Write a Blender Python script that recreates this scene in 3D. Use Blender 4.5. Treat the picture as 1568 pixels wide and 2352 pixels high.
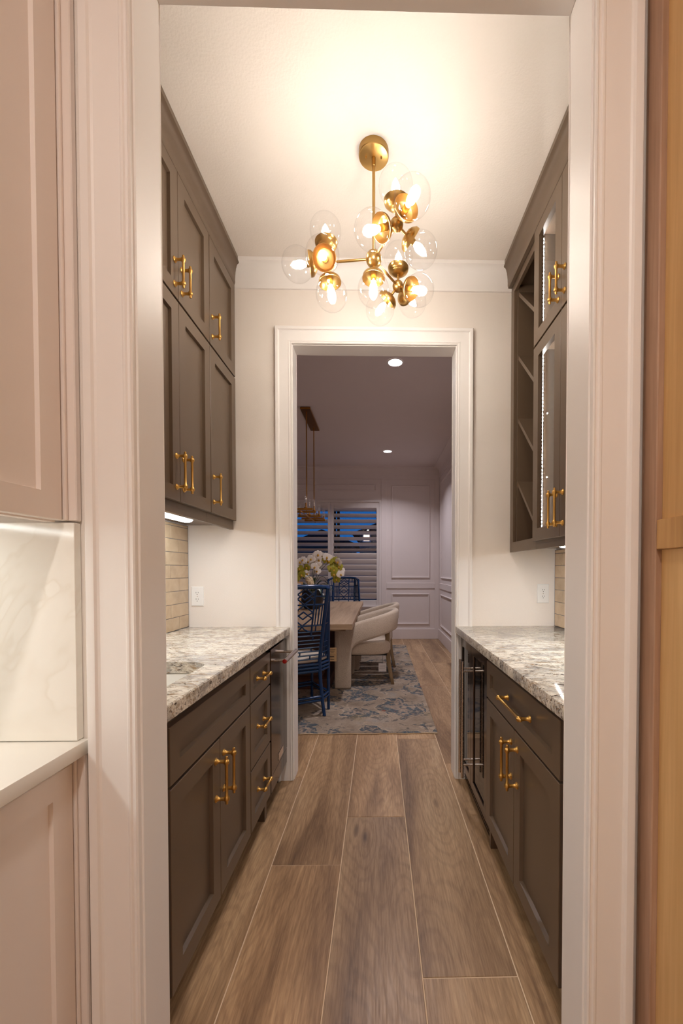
import bpy, bmesh, math, random
from mathutils import Vector, Matrix
random.seed(7)
for o in list(bpy.data.objects):
    bpy.data.objects.remove(o)
S = bpy.context.scene
COL = S.collection
PI = math.pi

# ------------------------------------------------------------------ camera
FPX, PPX, PPY, CAMZ = 940.0, 888.0, 1328.0, 1.27
cd = bpy.data.cameras.new('camera')
cd.sensor_fit = 'HORIZONTAL'; cd.sensor_width = 36.0
cd.lens = FPX * 36.0 / 1568.0
cd.shift_x = -(PPX - 784.0) / 1568.0
cd.shift_y = (PPY - 1176.0) / 1568.0
cd.clip_start = 0.02; cd.clip_end = 200
cam = bpy.data.objects.new('camera', cd); COL.objects.link(cam)
cam.location = (0, 0, CAMZ)
_yaw = math.atan((868.5 - PPX) / FPX)          # positive = turned left
_pit = math.atan((PPY - 1309.0) / FPX)
cam.rotation_euler = (PI / 2 - _pit, 0, _yaw)
S.camera = cam

# ------------------------------------------------------------------ world: dusk sky
W = bpy.data.worlds.new('dusk_sky'); S.world = W; W.use_nodes = True
nt = W.node_tree; nt.nodes.clear()
wo = nt.nodes.new('ShaderNodeOutputWorld'); bg = nt.nodes.new('ShaderNodeBackground')
tc = nt.nodes.new('ShaderNodeTexCoord'); sx = nt.nodes.new('ShaderNodeSeparateXYZ')
cr = nt.nodes.new('ShaderNodeValToRGB')
cr.color_ramp.elements[0].position = 0.0; cr.color_ramp.elements[0].color = (0.012, 0.11, 0.36, 1)
cr.color_ramp.elements[1].position = 0.5; cr.color_ramp.elements[1].color = (0.004, 0.055, 0.25, 1)
nt.links.new(tc.outputs['Generated'], sx.inputs[0]); nt.links.new(sx.outputs['Z'], cr.inputs[0])
nt.links.new(cr.outputs[0], bg.inputs[0]); nt.links.new(bg.outputs[0], wo.inputs[0])
bg.inputs[1].default_value = 0.75

# ------------------------------------------------------------------ exposure and lamp strengths
S.view_settings.view_transform = 'Standard'; S.view_settings.look = 'None'
S.view_settings.exposure = 0.5; S.view_settings.gamma = 1.0
S.view_settings.use_curve_mapping = False
CY = S.cycles
CY.use_denoising = True
CY.max_bounces = 10; CY.diffuse_bounces = 6; CY.glossy_bounces = 5; CY.transparent_max_bounces = 24
CY.transmission_bounces = 6
CY.caustics_reflective = False; CY.caustics_refractive = False
CY.sample_clamp_indirect = 4.0
BULB = 90.0            # pantry candle bulbs
UNDER = 23.0            # pantry under-cabinet bars
STRIP = 300.0            # LED chips in the glass cabinet
DINE = 11.5              # dining room downlights (watts each)
KIT = 250.0              # kitchen downlights behind the camera
KUNDER = 11.0           # kitchen under-cabinet bar

# ================================================================== helpers
ORG = {}
def V(*a): return Vector(a)

class MB:
    def __init__(s): s.v = []; s.f = []; s.m = []; s.cm = 0
    def add(s, vs, fs):
        n = len(s.v); s.v += [Vector(p) for p in vs]
        for f in fs: s.f.append([i + n for i in f]); s.m.append(s.cm)
        return s
    def box(s, x0, x1, y0, y1, z0, z1):
        return s.add([(x0,y0,z0),(x1,y0,z0),(x1,y1,z0),(x0,y1,z0),(x0,y0,z1),(x1,y0,z1),(x1,y1,z1),(x0,y1,z1)],
            [(0,3,2,1),(4,5,6,7),(0,1,5,4),(1,2,6,5),(2,3,7,6),(3,0,4,7)])
    def loops(s, ls, cap0=True, cap1=True, closed=True):
        """rings of equal length joined by quads"""
        n = len(ls[0]); vs = [p for l in ls for p in l]; fs = []
        for k in range(len(ls) - 1):
            for i in range(n if closed else n - 1):
                j = (i + 1) % n
                fs.append((k*n+i, k*n+j, (k+1)*n+j, (k+1)*n+i))
        if cap0: fs.append(tuple(reversed(range(n))))
        if cap1: fs.append(tuple(range((len(ls)-1)*n, len(ls)*n)))
        return s.add(vs, fs)
    def lathe(s, prof, o=(0,0,0), ax=(0,0,1), seg=16, cap0=True, cap1=True):
        ax = Vector(ax).normalized(); o = Vector(o)
        u = ax.orthogonal().normalized(); w = ax.cross(u)
        ls = [[o + ax*h + (u*math.cos(2*PI*i/seg) + w*math.sin(2*PI*i/seg))*r for i in range(seg)] for r, h in prof]
        return s.loops(ls, cap0, cap1)
    def tube(s, pts, r, seg=8, caps=True):
        pts = [Vector(p) for p in pts]; n = len(pts)
        rs = r if isinstance(r, (list, tuple)) else [r]*n
        ls = []; u = None
        for i, p in enumerate(pts):
            t = (pts[min(i+1,n-1)] - pts[max(i-1,0)]).normalized()
            if u is None: u = t.orthogonal().normalized()
            u = (u - t*u.dot(t)).normalized(); w = t.cross(u)
            ls.append([p + (u*math.cos(2*PI*k/seg + PI/seg) + w*math.sin(2*PI*k/seg + PI/seg))*rs[i] for k in range(seg)])
        return s.loops(ls, caps, caps)
    def rings(s, P, U, Vv, N, w, h, rg, close=False, cap=True):
        """concentric rectangles: rg = [(inset, height)...] on the plane P,U,V with normal N"""
        P, U, Vv, N = Vector(P), Vector(U), Vector(Vv), Vector(N)
        ls = []
        for q, d in rg:
            ls.append([P+U*q+Vv*q+N*d, P+U*(w-q)+Vv*q+N*d, P+U*(w-q)+Vv*(h-q)+N*d, P+U*q+Vv*(h-q)+N*d])
        if close: ls.append(ls[0])
        return s.loops(ls, (not close), cap and not close)
    def ball(s, c, r, seg=16, rg=10, sc=(1,1,1)):
        c = Vector(c); ls = []
        for j in range(1, rg):
            a = PI*j/rg
            ls.append([c + Vector((r*math.sin(a)*math.cos(2*PI*i/seg)*sc[0], r*math.sin(a)*math.sin(2*PI*i/seg)*sc[1], -r*math.cos(a)*sc[2])) for i in range(seg)])
        s.loops(ls, False, False)
        n0 = len(s.v); s.v += [c + Vector((0,0,-r*sc[2])), c + Vector((0,0,r*sc[2]))]
        b = n0 - seg*(rg-1); t = n0 - seg
        for i in range(seg):
            j = (i+1) % seg
            s.f.append([b+j, b+i, n0]); s.m.append(s.cm)
            s.f.append([t+i, t+j, n0+1]); s.m.append(s.cm)
        return s
    def mesh(s, name, mats, off=None, bevel=0, smooth=0, segs=1):
        me = bpy.data.meshes.new(name)
        off = off or Vector((0,0,0))
        bm = bmesh.new()
        vs = [bm.verts.new(p - off) for p in s.v]
        for f, m in zip(s.f, s.m):
            try:
                fc = bm.faces.new([vs[i] for i in f]); fc.material_index = m
            except ValueError: pass
        bmesh.ops.remove_doubles(bm, verts=bm.verts, dist=1e-6)
        bmesh.ops.recalc_face_normals(bm, faces=bm.faces)
        if bevel:
            es = [e for e in bm.edges if len(e.link_faces) == 2 and e.calc_face_angle(0) > 0.5]
            bmesh.ops.bevel(bm, geom=es, offset=bevel, segments=segs, affect='EDGES', profile=0.5, clamp_overlap=True)
        bm.to_mesh(me); bm.free()
        for m in (mats if isinstance(mats, (list, tuple)) else [mats]): me.materials.append(m)
        if smooth:
            for p in me.polygons: p.use_smooth = True
            me.set_sharp_from_angle(angle=math.radians(smooth))
        return me
    def build(s, name, mats, parent=None, bevel=0, smooth=0, segs=1):
        off = ORG.get(parent.name) if parent else None
        o = bpy.data.objects.new(name, s.mesh(name, mats, off, bevel, smooth, segs))
        COL.objects.link(o)
        if parent:
            o.parent = parent
        ORG[o.name] = off.copy() if off else Vector((0,0,0))
        return o

def inst(name, me, parent, loc, rot=(0,0,0), scale=None):
    """object that shares mesh data, placed at a world location"""
    o = bpy.data.objects.new(name, me); COL.objects.link(o)
    off = ORG[parent.name] if parent else Vector((0,0,0))
    o.location = Vector(loc) - off; o.rotation_euler = rot
    if scale: o.scale = scale
    if parent: o.parent = parent
    ORG[o.name] = Vector(loc)
    return o
def tag(o, label=None, cat=None, group=None, kind=None):
    if label: o['label'] = label
    if cat: o['category'] = cat
    if group: o['group'] = group
    if kind: o['kind'] = kind
    return o
def thing(name, label, cat, loc=(0,0,0), rz=0, group=None, local=False):
    o = bpy.data.objects.new(name, None); COL.objects.link(o)
    o.empty_display_size = 0.1
    o.location = loc; o.rotation_euler = (0,0,rz)
    ORG[o.name] = Vector((0,0,0)) if local else Vector(loc)
    return tag(o, label, cat, group)
def copy_tree(o, parent=None):
    c = o.copy(); COL.objects.link(c); c.parent = parent
    for ch in [x for x in bpy.data.objects if x.parent == o]: copy_tree(ch, c)
    return c
def struct(o): o['kind'] = 'structure'; return o

# ================================================================== materials
def lin(c): return tuple(((x/255.0)/12.92 if x/255.0 <= 0.04045 else ((x/255.0+0.055)/1.055)**2.4) for x in c)
class NT:
    def __init__(s, name):
        s.m = bpy.data.materials.new(name); s.m.use_nodes = True; s.t = s.m.node_tree; s.t.nodes.clear()
        s.out = s.n('ShaderNodeOutputMaterial')
    def n(s, t, **k):
        x = s.t.nodes.new(t)
        for a, b in k.items(): setattr(x, a, b)
        return x
    def l(s, a, b): s.t.links.new(a, b)
    def coord(s, scale=(1,1,1), rnd=0, rot=(0,0,0)):
        tcn = s.n('ShaderNodeTexCoord'); mp = s.n('ShaderNodeMapping')
        mp.inputs['Scale'].default_value = scale; mp.inputs['Rotation'].default_value = rot
        if rnd:
            oi = s.n('ShaderNodeObjectInfo'); mu = s.n('ShaderNodeVectorMath', operation='MULTIPLY_ADD')
            mu.inputs[1].default_value = (37.0*rnd, 53.0*rnd, 29.0*rnd)
            s.l(oi.outputs['Random'], mu.inputs[0]); s.l(tcn.outputs['Object'], mu.inputs[2]); s.l(mu.outputs[0], mp.inputs[0])
        else:
            s.l(tcn.outputs['Object'], mp.inputs[0])
        return mp.outputs[0]
    def noise(s, vec, scale, detail=4, rough=0.55, dist=0):
        x = s.n('ShaderNodeTexNoise'); x.inputs['Scale'].default_value = scale; x.inputs['Detail'].default_value = detail
        x.inputs['Roughness'].default_value = rough; x.inputs['Distortion'].default_value = dist
        s.l(vec, x.inputs['Vector']); return x.outputs['Fac']
    def vor(s, vec, scale, feature='F1', rnd=1.0):
        x = s.n('ShaderNodeTexVoronoi', feature=feature); x.inputs['Scale'].default_value = scale
        x.inputs['Randomness'].default_value = rnd
        s.l(vec, x.inputs['Vector']); return x
    def ramp(s, fac, pts, interp='LINEAR'):
        x = s.n('ShaderNodeValToRGB'); r = x.color_ramp; r.interpolation = interp
        while len(r.elements) < len(pts): r.elements.new(0.5)
        for e, (p, c) in zip(r.elements, pts):
            e.position = p; e.color = (tuple(c) + (1,)) if isinstance(c, (tuple, list)) else (c, c, c, 1)
        s.l(fac, x.inputs[0]); return x.outputs[0]
    def mix(s, fac, a, b, mode='MIX'):
        x = s.n('ShaderNodeMix', data_type='RGBA', blend_type=mode)
        for sock, val in ((x.inputs[0], fac), (x.inputs[6], a), (x.inputs[7], b)):
            if hasattr(val, 'links'): s.l(val, sock)
            elif isinstance(val, (int, float)): sock.default_value = val
            else: sock.default_value = tuple(val) + (1,)
        return x.outputs[2]
    def math(s, op, a, b=0.0):
        x = s.n('ShaderNodeMath', operation=op)
        for sock, val in ((x.inputs[0], a), (x.inputs[1], b)):
            if hasattr(val, 'links'): s.l(val, sock)
            else: sock.default_value = val
        return x.outputs[0]
    def bsdf(s, col, rough=0.5, metal=0.0, bump=None, bstr=0.1, bdist=0.01, spec=0.5, coat=0.0, crough=0.1, sheen=0.0, aniso=0.0):
        p = s.n('ShaderNodeBsdfPrincipled')
        for nm, val in (('Base Color', col), ('Roughness', rough), ('Metallic', metal), ('Specular IOR Level', spec), ('Coat Weight', coat), ('Coat Roughness', crough), ('Sheen Weight', sheen), ('Anisotropic', aniso)):
            if hasattr(val, 'links'): s.l(val, p.inputs[nm])
            elif isinstance(val, (tuple, list)): p.inputs[nm].default_value = tuple(val) + (1,)
            else: p.inputs[nm].default_value = val
        if bump is not None:
            b = s.n('ShaderNodeBump'); b.inputs['Strength'].default_value = bstr; b.inputs['Distance'].default_value = bdist
            s.l(bump, b.inputs['Height']); s.l(b.outputs[0], p.inputs['Normal'])
        s.l(p.outputs[0], s.out.inputs[0]); return s.m

def paint(name, c, rough=0.5, bump=0, bscale=200, bdist=0.002, var=0.02):
    t = NT(name); v = t.coord()
    n = t.noise(v, 3.0, 3)
    col = t.mix(n, tuple(x*(1-var) for x in lin(c)), tuple(min(1, x*(1+var)) for x in lin(c)))
    bp = t.noise(v, bscale, 2) if bump else None
    return t.bsdf(col, rough, bump=bp, bstr=bump, bdist=bdist)
def metal(name, c, rough=0.25, brushed=0.0):
    t = NT(name); v = t.coord((1,1,1))
    n = t.noise(v, 300, 3)
    r = t.ramp(n, [(0.3, max(0.02, rough-0.02)), (0.7, rough+0.02)])
    return t.bsdf(lin(c), r, 1.0, aniso=brushed)
def emit(name, c, s, base=None):
    t = NT(name); e = t.n('ShaderNodeEmission'); e.inputs[0].default_value = tuple(c) + (1,); e.inputs[1].default_value = s
    t.l(e.outputs[0], t.out.inputs[0]); return t.m
def clear_glass(name, tint=(1,1,1), lo=0.03, hi=0.40, power=4.0, rough=0.02):
    """thin clear glass: light passes straight through, edges reflect more"""
    t = NT(name); tr = t.n('ShaderNodeBsdfTransparent'); tr.inputs[0].default_value = tuple(tint) + (1,)
    gl = t.n('ShaderNodeBsdfGlossy'); gl.inputs['Roughness'].default_value = rough
    lw = t.n('ShaderNodeLayerWeight'); lw.inputs[0].default_value = 0.5
    pw = t.math('POWER', lw.outputs['Facing'], power)
    mu = t.n('ShaderNodeMapRange'); t.l(pw, mu.inputs[0]); mu.inputs[3].default_value = lo; mu.inputs[4].default_value = hi
    mx = t.n('ShaderNodeMixShader'); t.l(mu.outputs[0], mx.inputs[0]); t.l(tr.outputs[0], mx.inputs[1]); t.l(gl.outputs[0], mx.inputs[2])
    t.l(mx.outputs[0], t.out.inputs[0]); return t.m

def wood_plank_mat():
    t = NT('floor_plank_wood')
    v = t.coord((1, 1, 1), rnd=1)
    mp = t.n('ShaderNodeMapping'); mp.inputs['Scale'].default_value = (6, 0.7, 1); t.l(v, mp.inputs[0])
    n1 = t.noise(mp.outputs[0], 1.0, 5, 0.6, 0.6)
    mp2 = t.n('ShaderNodeMapping'); mp2.inputs['Scale'].default_value = (190, 11, 1); t.l(v, mp2.inputs[0])
    n2 = t.noise(mp2.outputs[0], 1.0, 3, 0.6)
    mp3 = t.n('ShaderNodeMapping'); mp3.inputs['Scale'].default_value = (5.5, 1.5, 1); t.l(v, mp3.inputs[0])
    kn = t.vor(mp3.outputs[0], 1.0)
    kd = t.ramp(kn.outputs['Distance'], [(0.02, 0.1), (0.10, 1.0)])
    rgs = t.math('SINE', t.math('ADD', t.math('MULTIPLY', kn.outputs['Distance'], 60.0), t.math('MULTIPLY', n1, 16.0)))
    base = t.ramp(n1, [(0.30, lin((130, 102, 75))), (0.44, lin((170, 138, 104))), (0.58, lin((200, 167, 129))), (0.74, lin((214, 184, 146)))])
    fine = t.mix(t.ramp(n2, [(0.35, 0.0), (0.65, 1.0)]), base, t.mix(1.0, base, (0.70, 0.66, 0.62), 'MULTIPLY'))
    fine2 = t.mix(t.math('MULTIPLY', t.ramp(rgs, [(0.2, 0.0), (0.9, 0.16)]), 1.0), fine, lin((92, 66, 50)))
    kc = t.mix(kd, lin((74, 52, 40)), fine2)
    oi = t.n('ShaderNodeObjectInfo')
    tint = t.ramp(oi.outputs['Random'], [(0.0, (0.74, 0.73, 0.74)), (0.5, (0.95, 0.94, 0.93)), (1.0, (1.12, 1.10, 1.08))])
    col = t.mix(1.0, kc, tint, 'MULTIPLY')
    return t.bsdf(col, t.ramp(n2, [(0.2, 0.30), (0.8, 0.44)]), bump=n2, bstr=0.12, bdist=0.002, spec=0.45)
def plain_wood(name, dark, mid, light, axis='z', rough=0.45, sc=1.0, rnd=1):
    t = NT(name); v = t.coord((1,1,1), rnd=rnd)
    a = {'x': (0.7, 14, 14), 'y': (14, 0.7, 14), 'z': (14, 14, 0.7)}[axis]
    b = {'x': (6, 160, 160), 'y': (160, 6, 160), 'z': (160, 160, 6)}[axis]
    m1 = t.n('ShaderNodeMapping'); m1.inputs['Scale'].default_value = tuple(q*sc for q in a); t.l(v, m1.inputs[0])
    m2 = t.n('ShaderNodeMapping'); m2.inputs['Scale'].default_value = tuple(q*sc for q in b); t.l(v, m2.inputs[0])
    n1 = t.noise(m1.outputs[0], 1.0, 4, 0.6, 0.8); n2 = t.noise(m2.outputs[0], 1.0, 2)
    c = t.ramp(n1, [(0.3, lin(dark)), (0.5, lin(mid)), (0.72, lin(light))])
    c = t.mix(t.ramp(n2, [(0.35, 0.0), (0.7, 0.35)]), c, lin(dark))
    return t.bsdf(c, rough, bump=n2, bstr=0.08, bdist=0.001)
def granite_mat():
    t = NT('granite'); v = t.coord((0.75, 1.2, 1.2))
    a = t.noise(v, 7, 6, 0.65, 0.9); b = t.noise(v, 26, 5, 0.7, 0.8); c = t.noise(v, 70, 4, 0.7, 0.5)
    v2 = t.coord((0.6, 1.5, 1.5)); d = t.noise(v2, 34, 6, 0.75, 1.6)
    base = t.ramp(b, [(0.30, lin((150, 138, 124))), (0.42, lin((206, 196, 180))), (0.55, lin((236, 229, 216))), (0.8, lin((226, 212, 190)))])
    gr = t.mix(t.ramp(a, [(0.48, 0.0), (0.62, 0.75)]), base, lin((150, 146, 144)))
    tan = t.mix(t.ramp(d, [(0.54, 0.0), (0.60, 0.8)]), gr, lin((146, 114, 78)))
    e = t.noise(v2, 48, 5, 0.75, 1.2)
    dk = t.mix(t.ramp(e, [(0.555, 0.0), (0.61, 0.95)]), tan, lin((66, 54, 48)))
    e2 = t.noise(v2, 16, 5, 0.7, 1.5)
    dk = t.mix(t.ramp(e2, [(0.60, 0.0), (0.66, 0.8)]), dk, lin((92, 82, 78)))
    wh = t.mix(t.ramp(c, [(0.60, 0.0), (0.70, 0.55)]), dk, lin((246, 240, 230)))
    return t.bsdf(wh, 0.10, spec=0.32)
def tile_mat():
    t = NT('backsplash_tile'); v = t.coord((1,1,1), rnd=1)
    n = t.noise(v, 9, 4, 0.6, 0.5)
    c = t.ramp(n, [(0.3, lin((186, 160, 128))), (0.7, lin((206, 182, 150)))])
    oi = t.n('ShaderNodeObjectInfo')
    c = t.mix(1.0, c, t.ramp(oi.outputs['Random'], [(0, 0.94), (1, 1.04)]), 'MULTIPLY')
    return t.bsdf(c, 0.06, spec=0.6, coat=0.5, crough=0.02)
def rug_mat():
    t = NT('rug_wool'); v = t.coord((1,1,1))
    wv = t.noise(v, 2.2, 3, 0.5)
    sc = t.n('ShaderNodeVectorMath', operation='MULTIPLY_ADD'); sc.inputs[1].default_value = (0.35, 0.35, 0)
    cmb = t.n('ShaderNodeTexNoise'); cmb.inputs['Scale'].default_value = 3.0; cmb.inputs['Detail'].default_value = 4; t.l(v, cmb.inputs['Vector'])
    t.l(cmb.outputs['Color'], sc.inputs[0]); t.l(v, sc.inputs[2]); vw = sc.outputs[0]
    big = t.noise(vw, 2.3, 2, 0.5); med = t.noise(vw, 7, 6, 0.7, 0.8); fin = t.noise(v, 60, 3, 0.7)
    base = t.ramp(t.noise(v, 4, 5, 0.6), [(0.3, lin((130, 115, 100))), (0.55, lin((162, 146, 129))), (0.75, lin((148, 144, 138)))])
    fld = t.noise(vw, 3.1, 3, 0.55, 0.5)
    blue = t.ramp(med, [(0.35, lin((50, 62, 74))), (0.6, lin((88, 100, 108)))])
    wear = t.ramp(t.noise(v, 24, 6, 0.75, 0.4), [(0.42, 0.0), (0.50, 1.0)])
    bm = t.math('MULTIPLY', t.ramp(fld, [(0.515, 0.0), (0.53, 1.0)]), t.ramp(med, [(0.38, 0.25), (0.46, 1.0)]))
    c = t.mix(t.math('MULTIPLY', bm, wear), base, blue)
    out = t.ramp(fld, [(0.495, 0.0), (0.508, 0.55), (0.52, 0.0)])
    c = t.mix(t.math('MULTIPLY', out, t.ramp(big, [(0.42, 0.0), (0.52, 1.0)])), c, lin((204, 182, 158)))
    inn = t.ramp(fld, [(0.585, 0.0), (0.60, 0.6), (0.625, 0.6), (0.64, 0.0)])
    c = t.mix(inn, c, lin((178, 156, 136)))
    f2 = t.noise(vw, 9, 4, 0.6, 0.6)
    c = t.mix(t.math('MULTIPLY', t.ramp(f2, [(0.56, 0.0), (0.60, 0.8)]), wear), c, lin((92, 88, 86)))
    vo2 = t.vor(v, 3.4)
    orr = t.math('MULTIPLY', t.ramp(vo2.outputs['Distance'], [(0.05, 1.0), (0.075, 0.0)]), t.ramp(med, [(0.42, 0.0), (0.5, 0.9)]))
    c = t.mix(orr, c, lin((160, 86, 54)))
    ye = t.ramp(t.noise(v, 1.7, 3), [(0.62, 0.0), (0.72, 0.4)])
    c = t.mix(ye, c, lin((146, 126, 84)))
    c = t.mix(t.ramp(fin, [(0.4, 0.0), (0.7, 0.28)]), c, lin((96, 82, 72)))
    return t.bsdf(c, 0.95, bump=fin, bstr=0.4, bdist=0.004, spec=0.1)
def boucle_mat():
    t = NT('cream_boucle'); v = t.coord()
    n = t.noise(v, 210, 3, 0.7); vo = t.vor(v, 170)
    c = t.ramp(n, [(0.32, lin((172, 154, 136))), (0.5, lin((200, 184, 166))), (0.7, lin((214, 200, 184)))])
    return t.bsdf(c, 0.95, bump=vo.outputs['Distance'], bstr=0.4, bdist=0.003, spec=0.1, sheen=0.2)
def marble_mat():
    t = NT('white_quartz_slab'); v = t.coord((1, 1, 1))
    n = t.noise(v, 1.5, 5, 0.6, 0.9)
    ve = t.ramp(n, [(0.465, 0.0), (0.49, 0.08), (0.5, 0.20), (0.508, 0.0)])
    ms = t.ramp(t.noise(v, 2.0, 2), [(0.45, 0.0), (0.6, 1.0)])
    c = t.mix(t.math('MULTIPLY', ve, ms), lin((240, 236, 228)), lin((205, 190, 165)))
    return t.bsdf(c, 0.12, spec=0.5)
def speckle_mat():
    t = NT('speckled_pod'); v = t.coord(); vo = t.vor(v, 55)
    c = t.ramp(vo.outputs['Distance'], [(0.25, lin((70, 46, 30))), (0.4, lin((224, 202, 164)))])
    return t.bsdf(c, 0.6)

M = {}
M['wall'] = paint('wall_paint', (238, 230, 222), 0.6, bump=0.25, bscale=170, bdist=0.002)
M['ceil'] = paint('ceiling_paint', (238, 230, 222), 0.75, bump=0.3, bscale=120, bdist=0.003)
M['trim'] = paint('trim_paint', (244, 240, 237), 0.42)
M['dwall'] = paint('dining_wall_paint', (224, 214, 212), 0.55)
M['dceil'] = paint('dining_ceiling_paint', (224, 214, 212), 0.8, bump=0.2, bscale=150)
M['shut'] = paint('shutter_paint', (222, 214, 212), 0.4)
M['kcab'] = paint('kitchen_cabinet_paint', (240, 230, 223), 0.4)
M['cab'] = paint('bronze_cabinet_paint', (102, 85, 69), 0.34, var=0.03)
M['dark'] = paint('matte_black', (26, 22, 20), 0.7)  # even near-black finish: appliance bodies and kicks, sash, seat underside, tag string
M['brass'] = metal('brushed_brass', (216, 177, 110), 0.30)
M['hbrass'] = metal('satin_brass_pull', (218, 172, 96), 0.36)
M['abrass'] = metal('aged_brass', (168, 120, 56), 0.30)
M['steel'] = metal('dark_stainless', (96, 84, 76), 0.13, 0.0)
M['bar'] = metal('bright_stainless', (222, 212, 204), 0.26)
M['granite'] = granite_mat(); M['tile'] = tile_mat()
M['grout'] = paint('tile_grout', (104, 102, 106), 0.8)
M['fgrout'] = paint('floor_grout', (228, 204, 174), 0.8)
M['plank'] = wood_plank_mat()
M['sink'] = paint('sink_white', (236, 234, 226), 0.12)
M['plastic'] = paint('outlet_white', (244, 243, 240), 0.25)
M['slot'] = paint('outlet_slot', (40, 36, 34), 0.6)
M['globe'] = clear_glass('clear_globe_glass')
M['pane'] = clear_glass('cabinet_glass', lo=0.06, hi=0.5, power=3)
M['wglass'] = clear_glass('window_glass', lo=0.03, hi=0.4, power=4)
M['tubeglass'] = clear_glass('tube_glass', lo=0.10, hi=0.7, power=1.8)
M['bulb'] = emit('lit_candle_bulb', (1.0, 0.90, 0.79), BULB)
M['under'] = emit('under_cabinet_light', (0.90, 0.96, 1.0), UNDER)
M['kunder'] = emit('kitchen_under_light', (0.95, 1.0, 0.97), KUNDER)
M['led'] = emit('led_chip', (1.0, 0.95, 0.88), STRIP)
M['down'] = emit('downlight_lens', (1.0, 0.92, 0.92), 6.0)
M['kdown'] = emit('kitchen_downlight_lens', (1.0, 0.91, 0.84), KIT)
M['blk'] = paint('smoked_glass', (16, 13, 12), 0.05)
M['red'] = paint('red_badge', (150, 24, 22), 0.2)
M['oak'] = plain_wood('oak_panel', (192, 150, 96), (214, 174, 118), (226, 190, 136), 'z', 0.5, 0.8)
M['walnut'] = plain_wood('brown_oak_frame', (146, 114, 92), (178, 144, 120), (198, 166, 142), 'z', 0.5, 0.9)
M['table'] = plain_wood('table_oak', (138, 112, 88), (170, 142, 114), (190, 164, 136), 'y', 0.5, 0.8)
M['tedge'] = plain_wood('table_edge_oak', (138, 112, 88), (170, 142, 114), (190, 164, 136), 'x', 0.5, 0.8)
M['plinth'] = plain_wood('table_base_brown', (64, 34, 20), (86, 48, 28), (104, 60, 36), 'x', 0.5)
M['leg'] = plain_wood('grey_oak_leg', (104, 84, 60), (134, 110, 80), (152, 128, 96), 'z', 0.5)
M['blue'] = paint('blue_lacquer', (6, 46, 88), 0.25)
M['cush'] = paint('cream_cushion', (214, 200, 182), 0.9, bump=0.2, bscale=300)
M['bcl'] = boucle_mat(); M['rug'] = rug_mat()
M['fringe'] = paint('rug_fringe', (196, 172, 140), 0.95, bump=0.5, bscale=400)
M['marble'] = marble_mat()
M['white_petal'] = paint('white_petal', (240, 232, 222), 0.5)
M['green_petal'] = paint('green_petal', (172, 166, 58), 0.5)
M['lip'] = paint('orchid_lip', (206, 160, 60), 0.5)
M['leafg'] = paint('leaf_green', (40, 66, 30), 0.35, var=0.15)
M['stemg'] = paint('stem_green', (72, 84, 40), 0.5)
M['pot'] = paint('pot_dark', (30, 22, 18), 0.5, bump=0.4, bscale=60)
M['speck'] = speckle_mat()
M['paper'] = paint('paper_white', (226, 220, 220), 0.7)
M['kraft'] = paint('kraft_card', (206, 170, 124), 0.8)
M['ink'] = paint('ink_dark', (66, 48, 36), 0.8)
M['greyink'] = paint('ink_grey', (168, 156, 156), 0.8)
M['fwood'] = plain_wood('pine_frame', (170, 126, 74), (198, 156, 100), (210, 170, 116), 'z', 0.5)
M['house'] = paint('house_stucco', (120, 108, 104), 0.9)
M['roof'] = paint('house_roof', (36, 36, 44), 0.9)
M['ground'] = paint('ground_dark', (40, 44, 36), 0.95)
M['lit'] = emit('lit_window', (1.0, 0.86, 0.74), 1.2)

# ================================================================== dimensions (metres)
XL, XR = -1.14, 1.08            # pantry side walls
YN0, YN1 = 0.885, 0.985         # wall between kitchen and pantry
YB0, YB1 = 2.465, 2.575         # wall between pantry and dining room
ZC = 3.06                       # pantry / kitchen ceiling
OX0, OX1, OZ = -0.507, 0.463, 2.602   # opening to the dining room
NX0, NX1, NZ = -0.507, 0.454, 2.578   # opening to the kitchen
YF, ZD, XD = 7.50, 3.13, 1.115  # dining far wall, ceiling, right wall
XDL = -3.3                      # dining left wall
CT = 0.93                       # countertop height
XLD, XRD = -0.55, 0.488         # base door faces
XLU, XRU = -0.84, 0.772          # upper door faces

# ================================================================== the setting
def wall_hole(name, x0, x1, z0, z1, y0, y1, hx0, hx1, hz0, hz1, mat):
    b = MB(); open_bottom = hz0 <= z0
    xs = [x0, hx0, hx1, x1]; zs = [z0, hz1, z1] if open_bottom else [z0, hz0, hz1, z1]
    solid = lambda i, j: not (i == 1 and (j == 0 if open_bottom else j == 1))
    nx, nz = 3, len(zs) - 1
    for i in range(nx):
        for j in range(nz):
            if not solid(i, j): continue
            a, c, d, e = xs[i], xs[i+1], zs[j], zs[j+1]
            b.add([(a,y0,d),(c,y0,d),(c,y0,e),(a,y0,e)], [(0,1,2,3)])
            b.add([(a,y1,d),(a,y1,e),(c,y1,e),(c,y1,d)], [(0,1,2,3)])
            for di, dj, q in ((-1,0,[(a,y0,d),(a,y0,e),(a,y1,e),(a,y1,d)]), (1,0,[(c,y0,d),(c,y1,d),(c,y1,e),(c,y0,e)]), (0,-1,[(a,y0,d),(a,y1,d),(c,y1,d),(c,y0,d)]), (0,1,[(a,y0,e),(c,y0,e),(c,y1,e),(a,y1,e)])):
                k, l = i+di, j+dj
                if not (0 <= k < nx and 0 <= l < nz and solid(k, l)): b.add(q, [(0,1,2,3)])
    return struct(b.build(name, mat))

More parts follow.
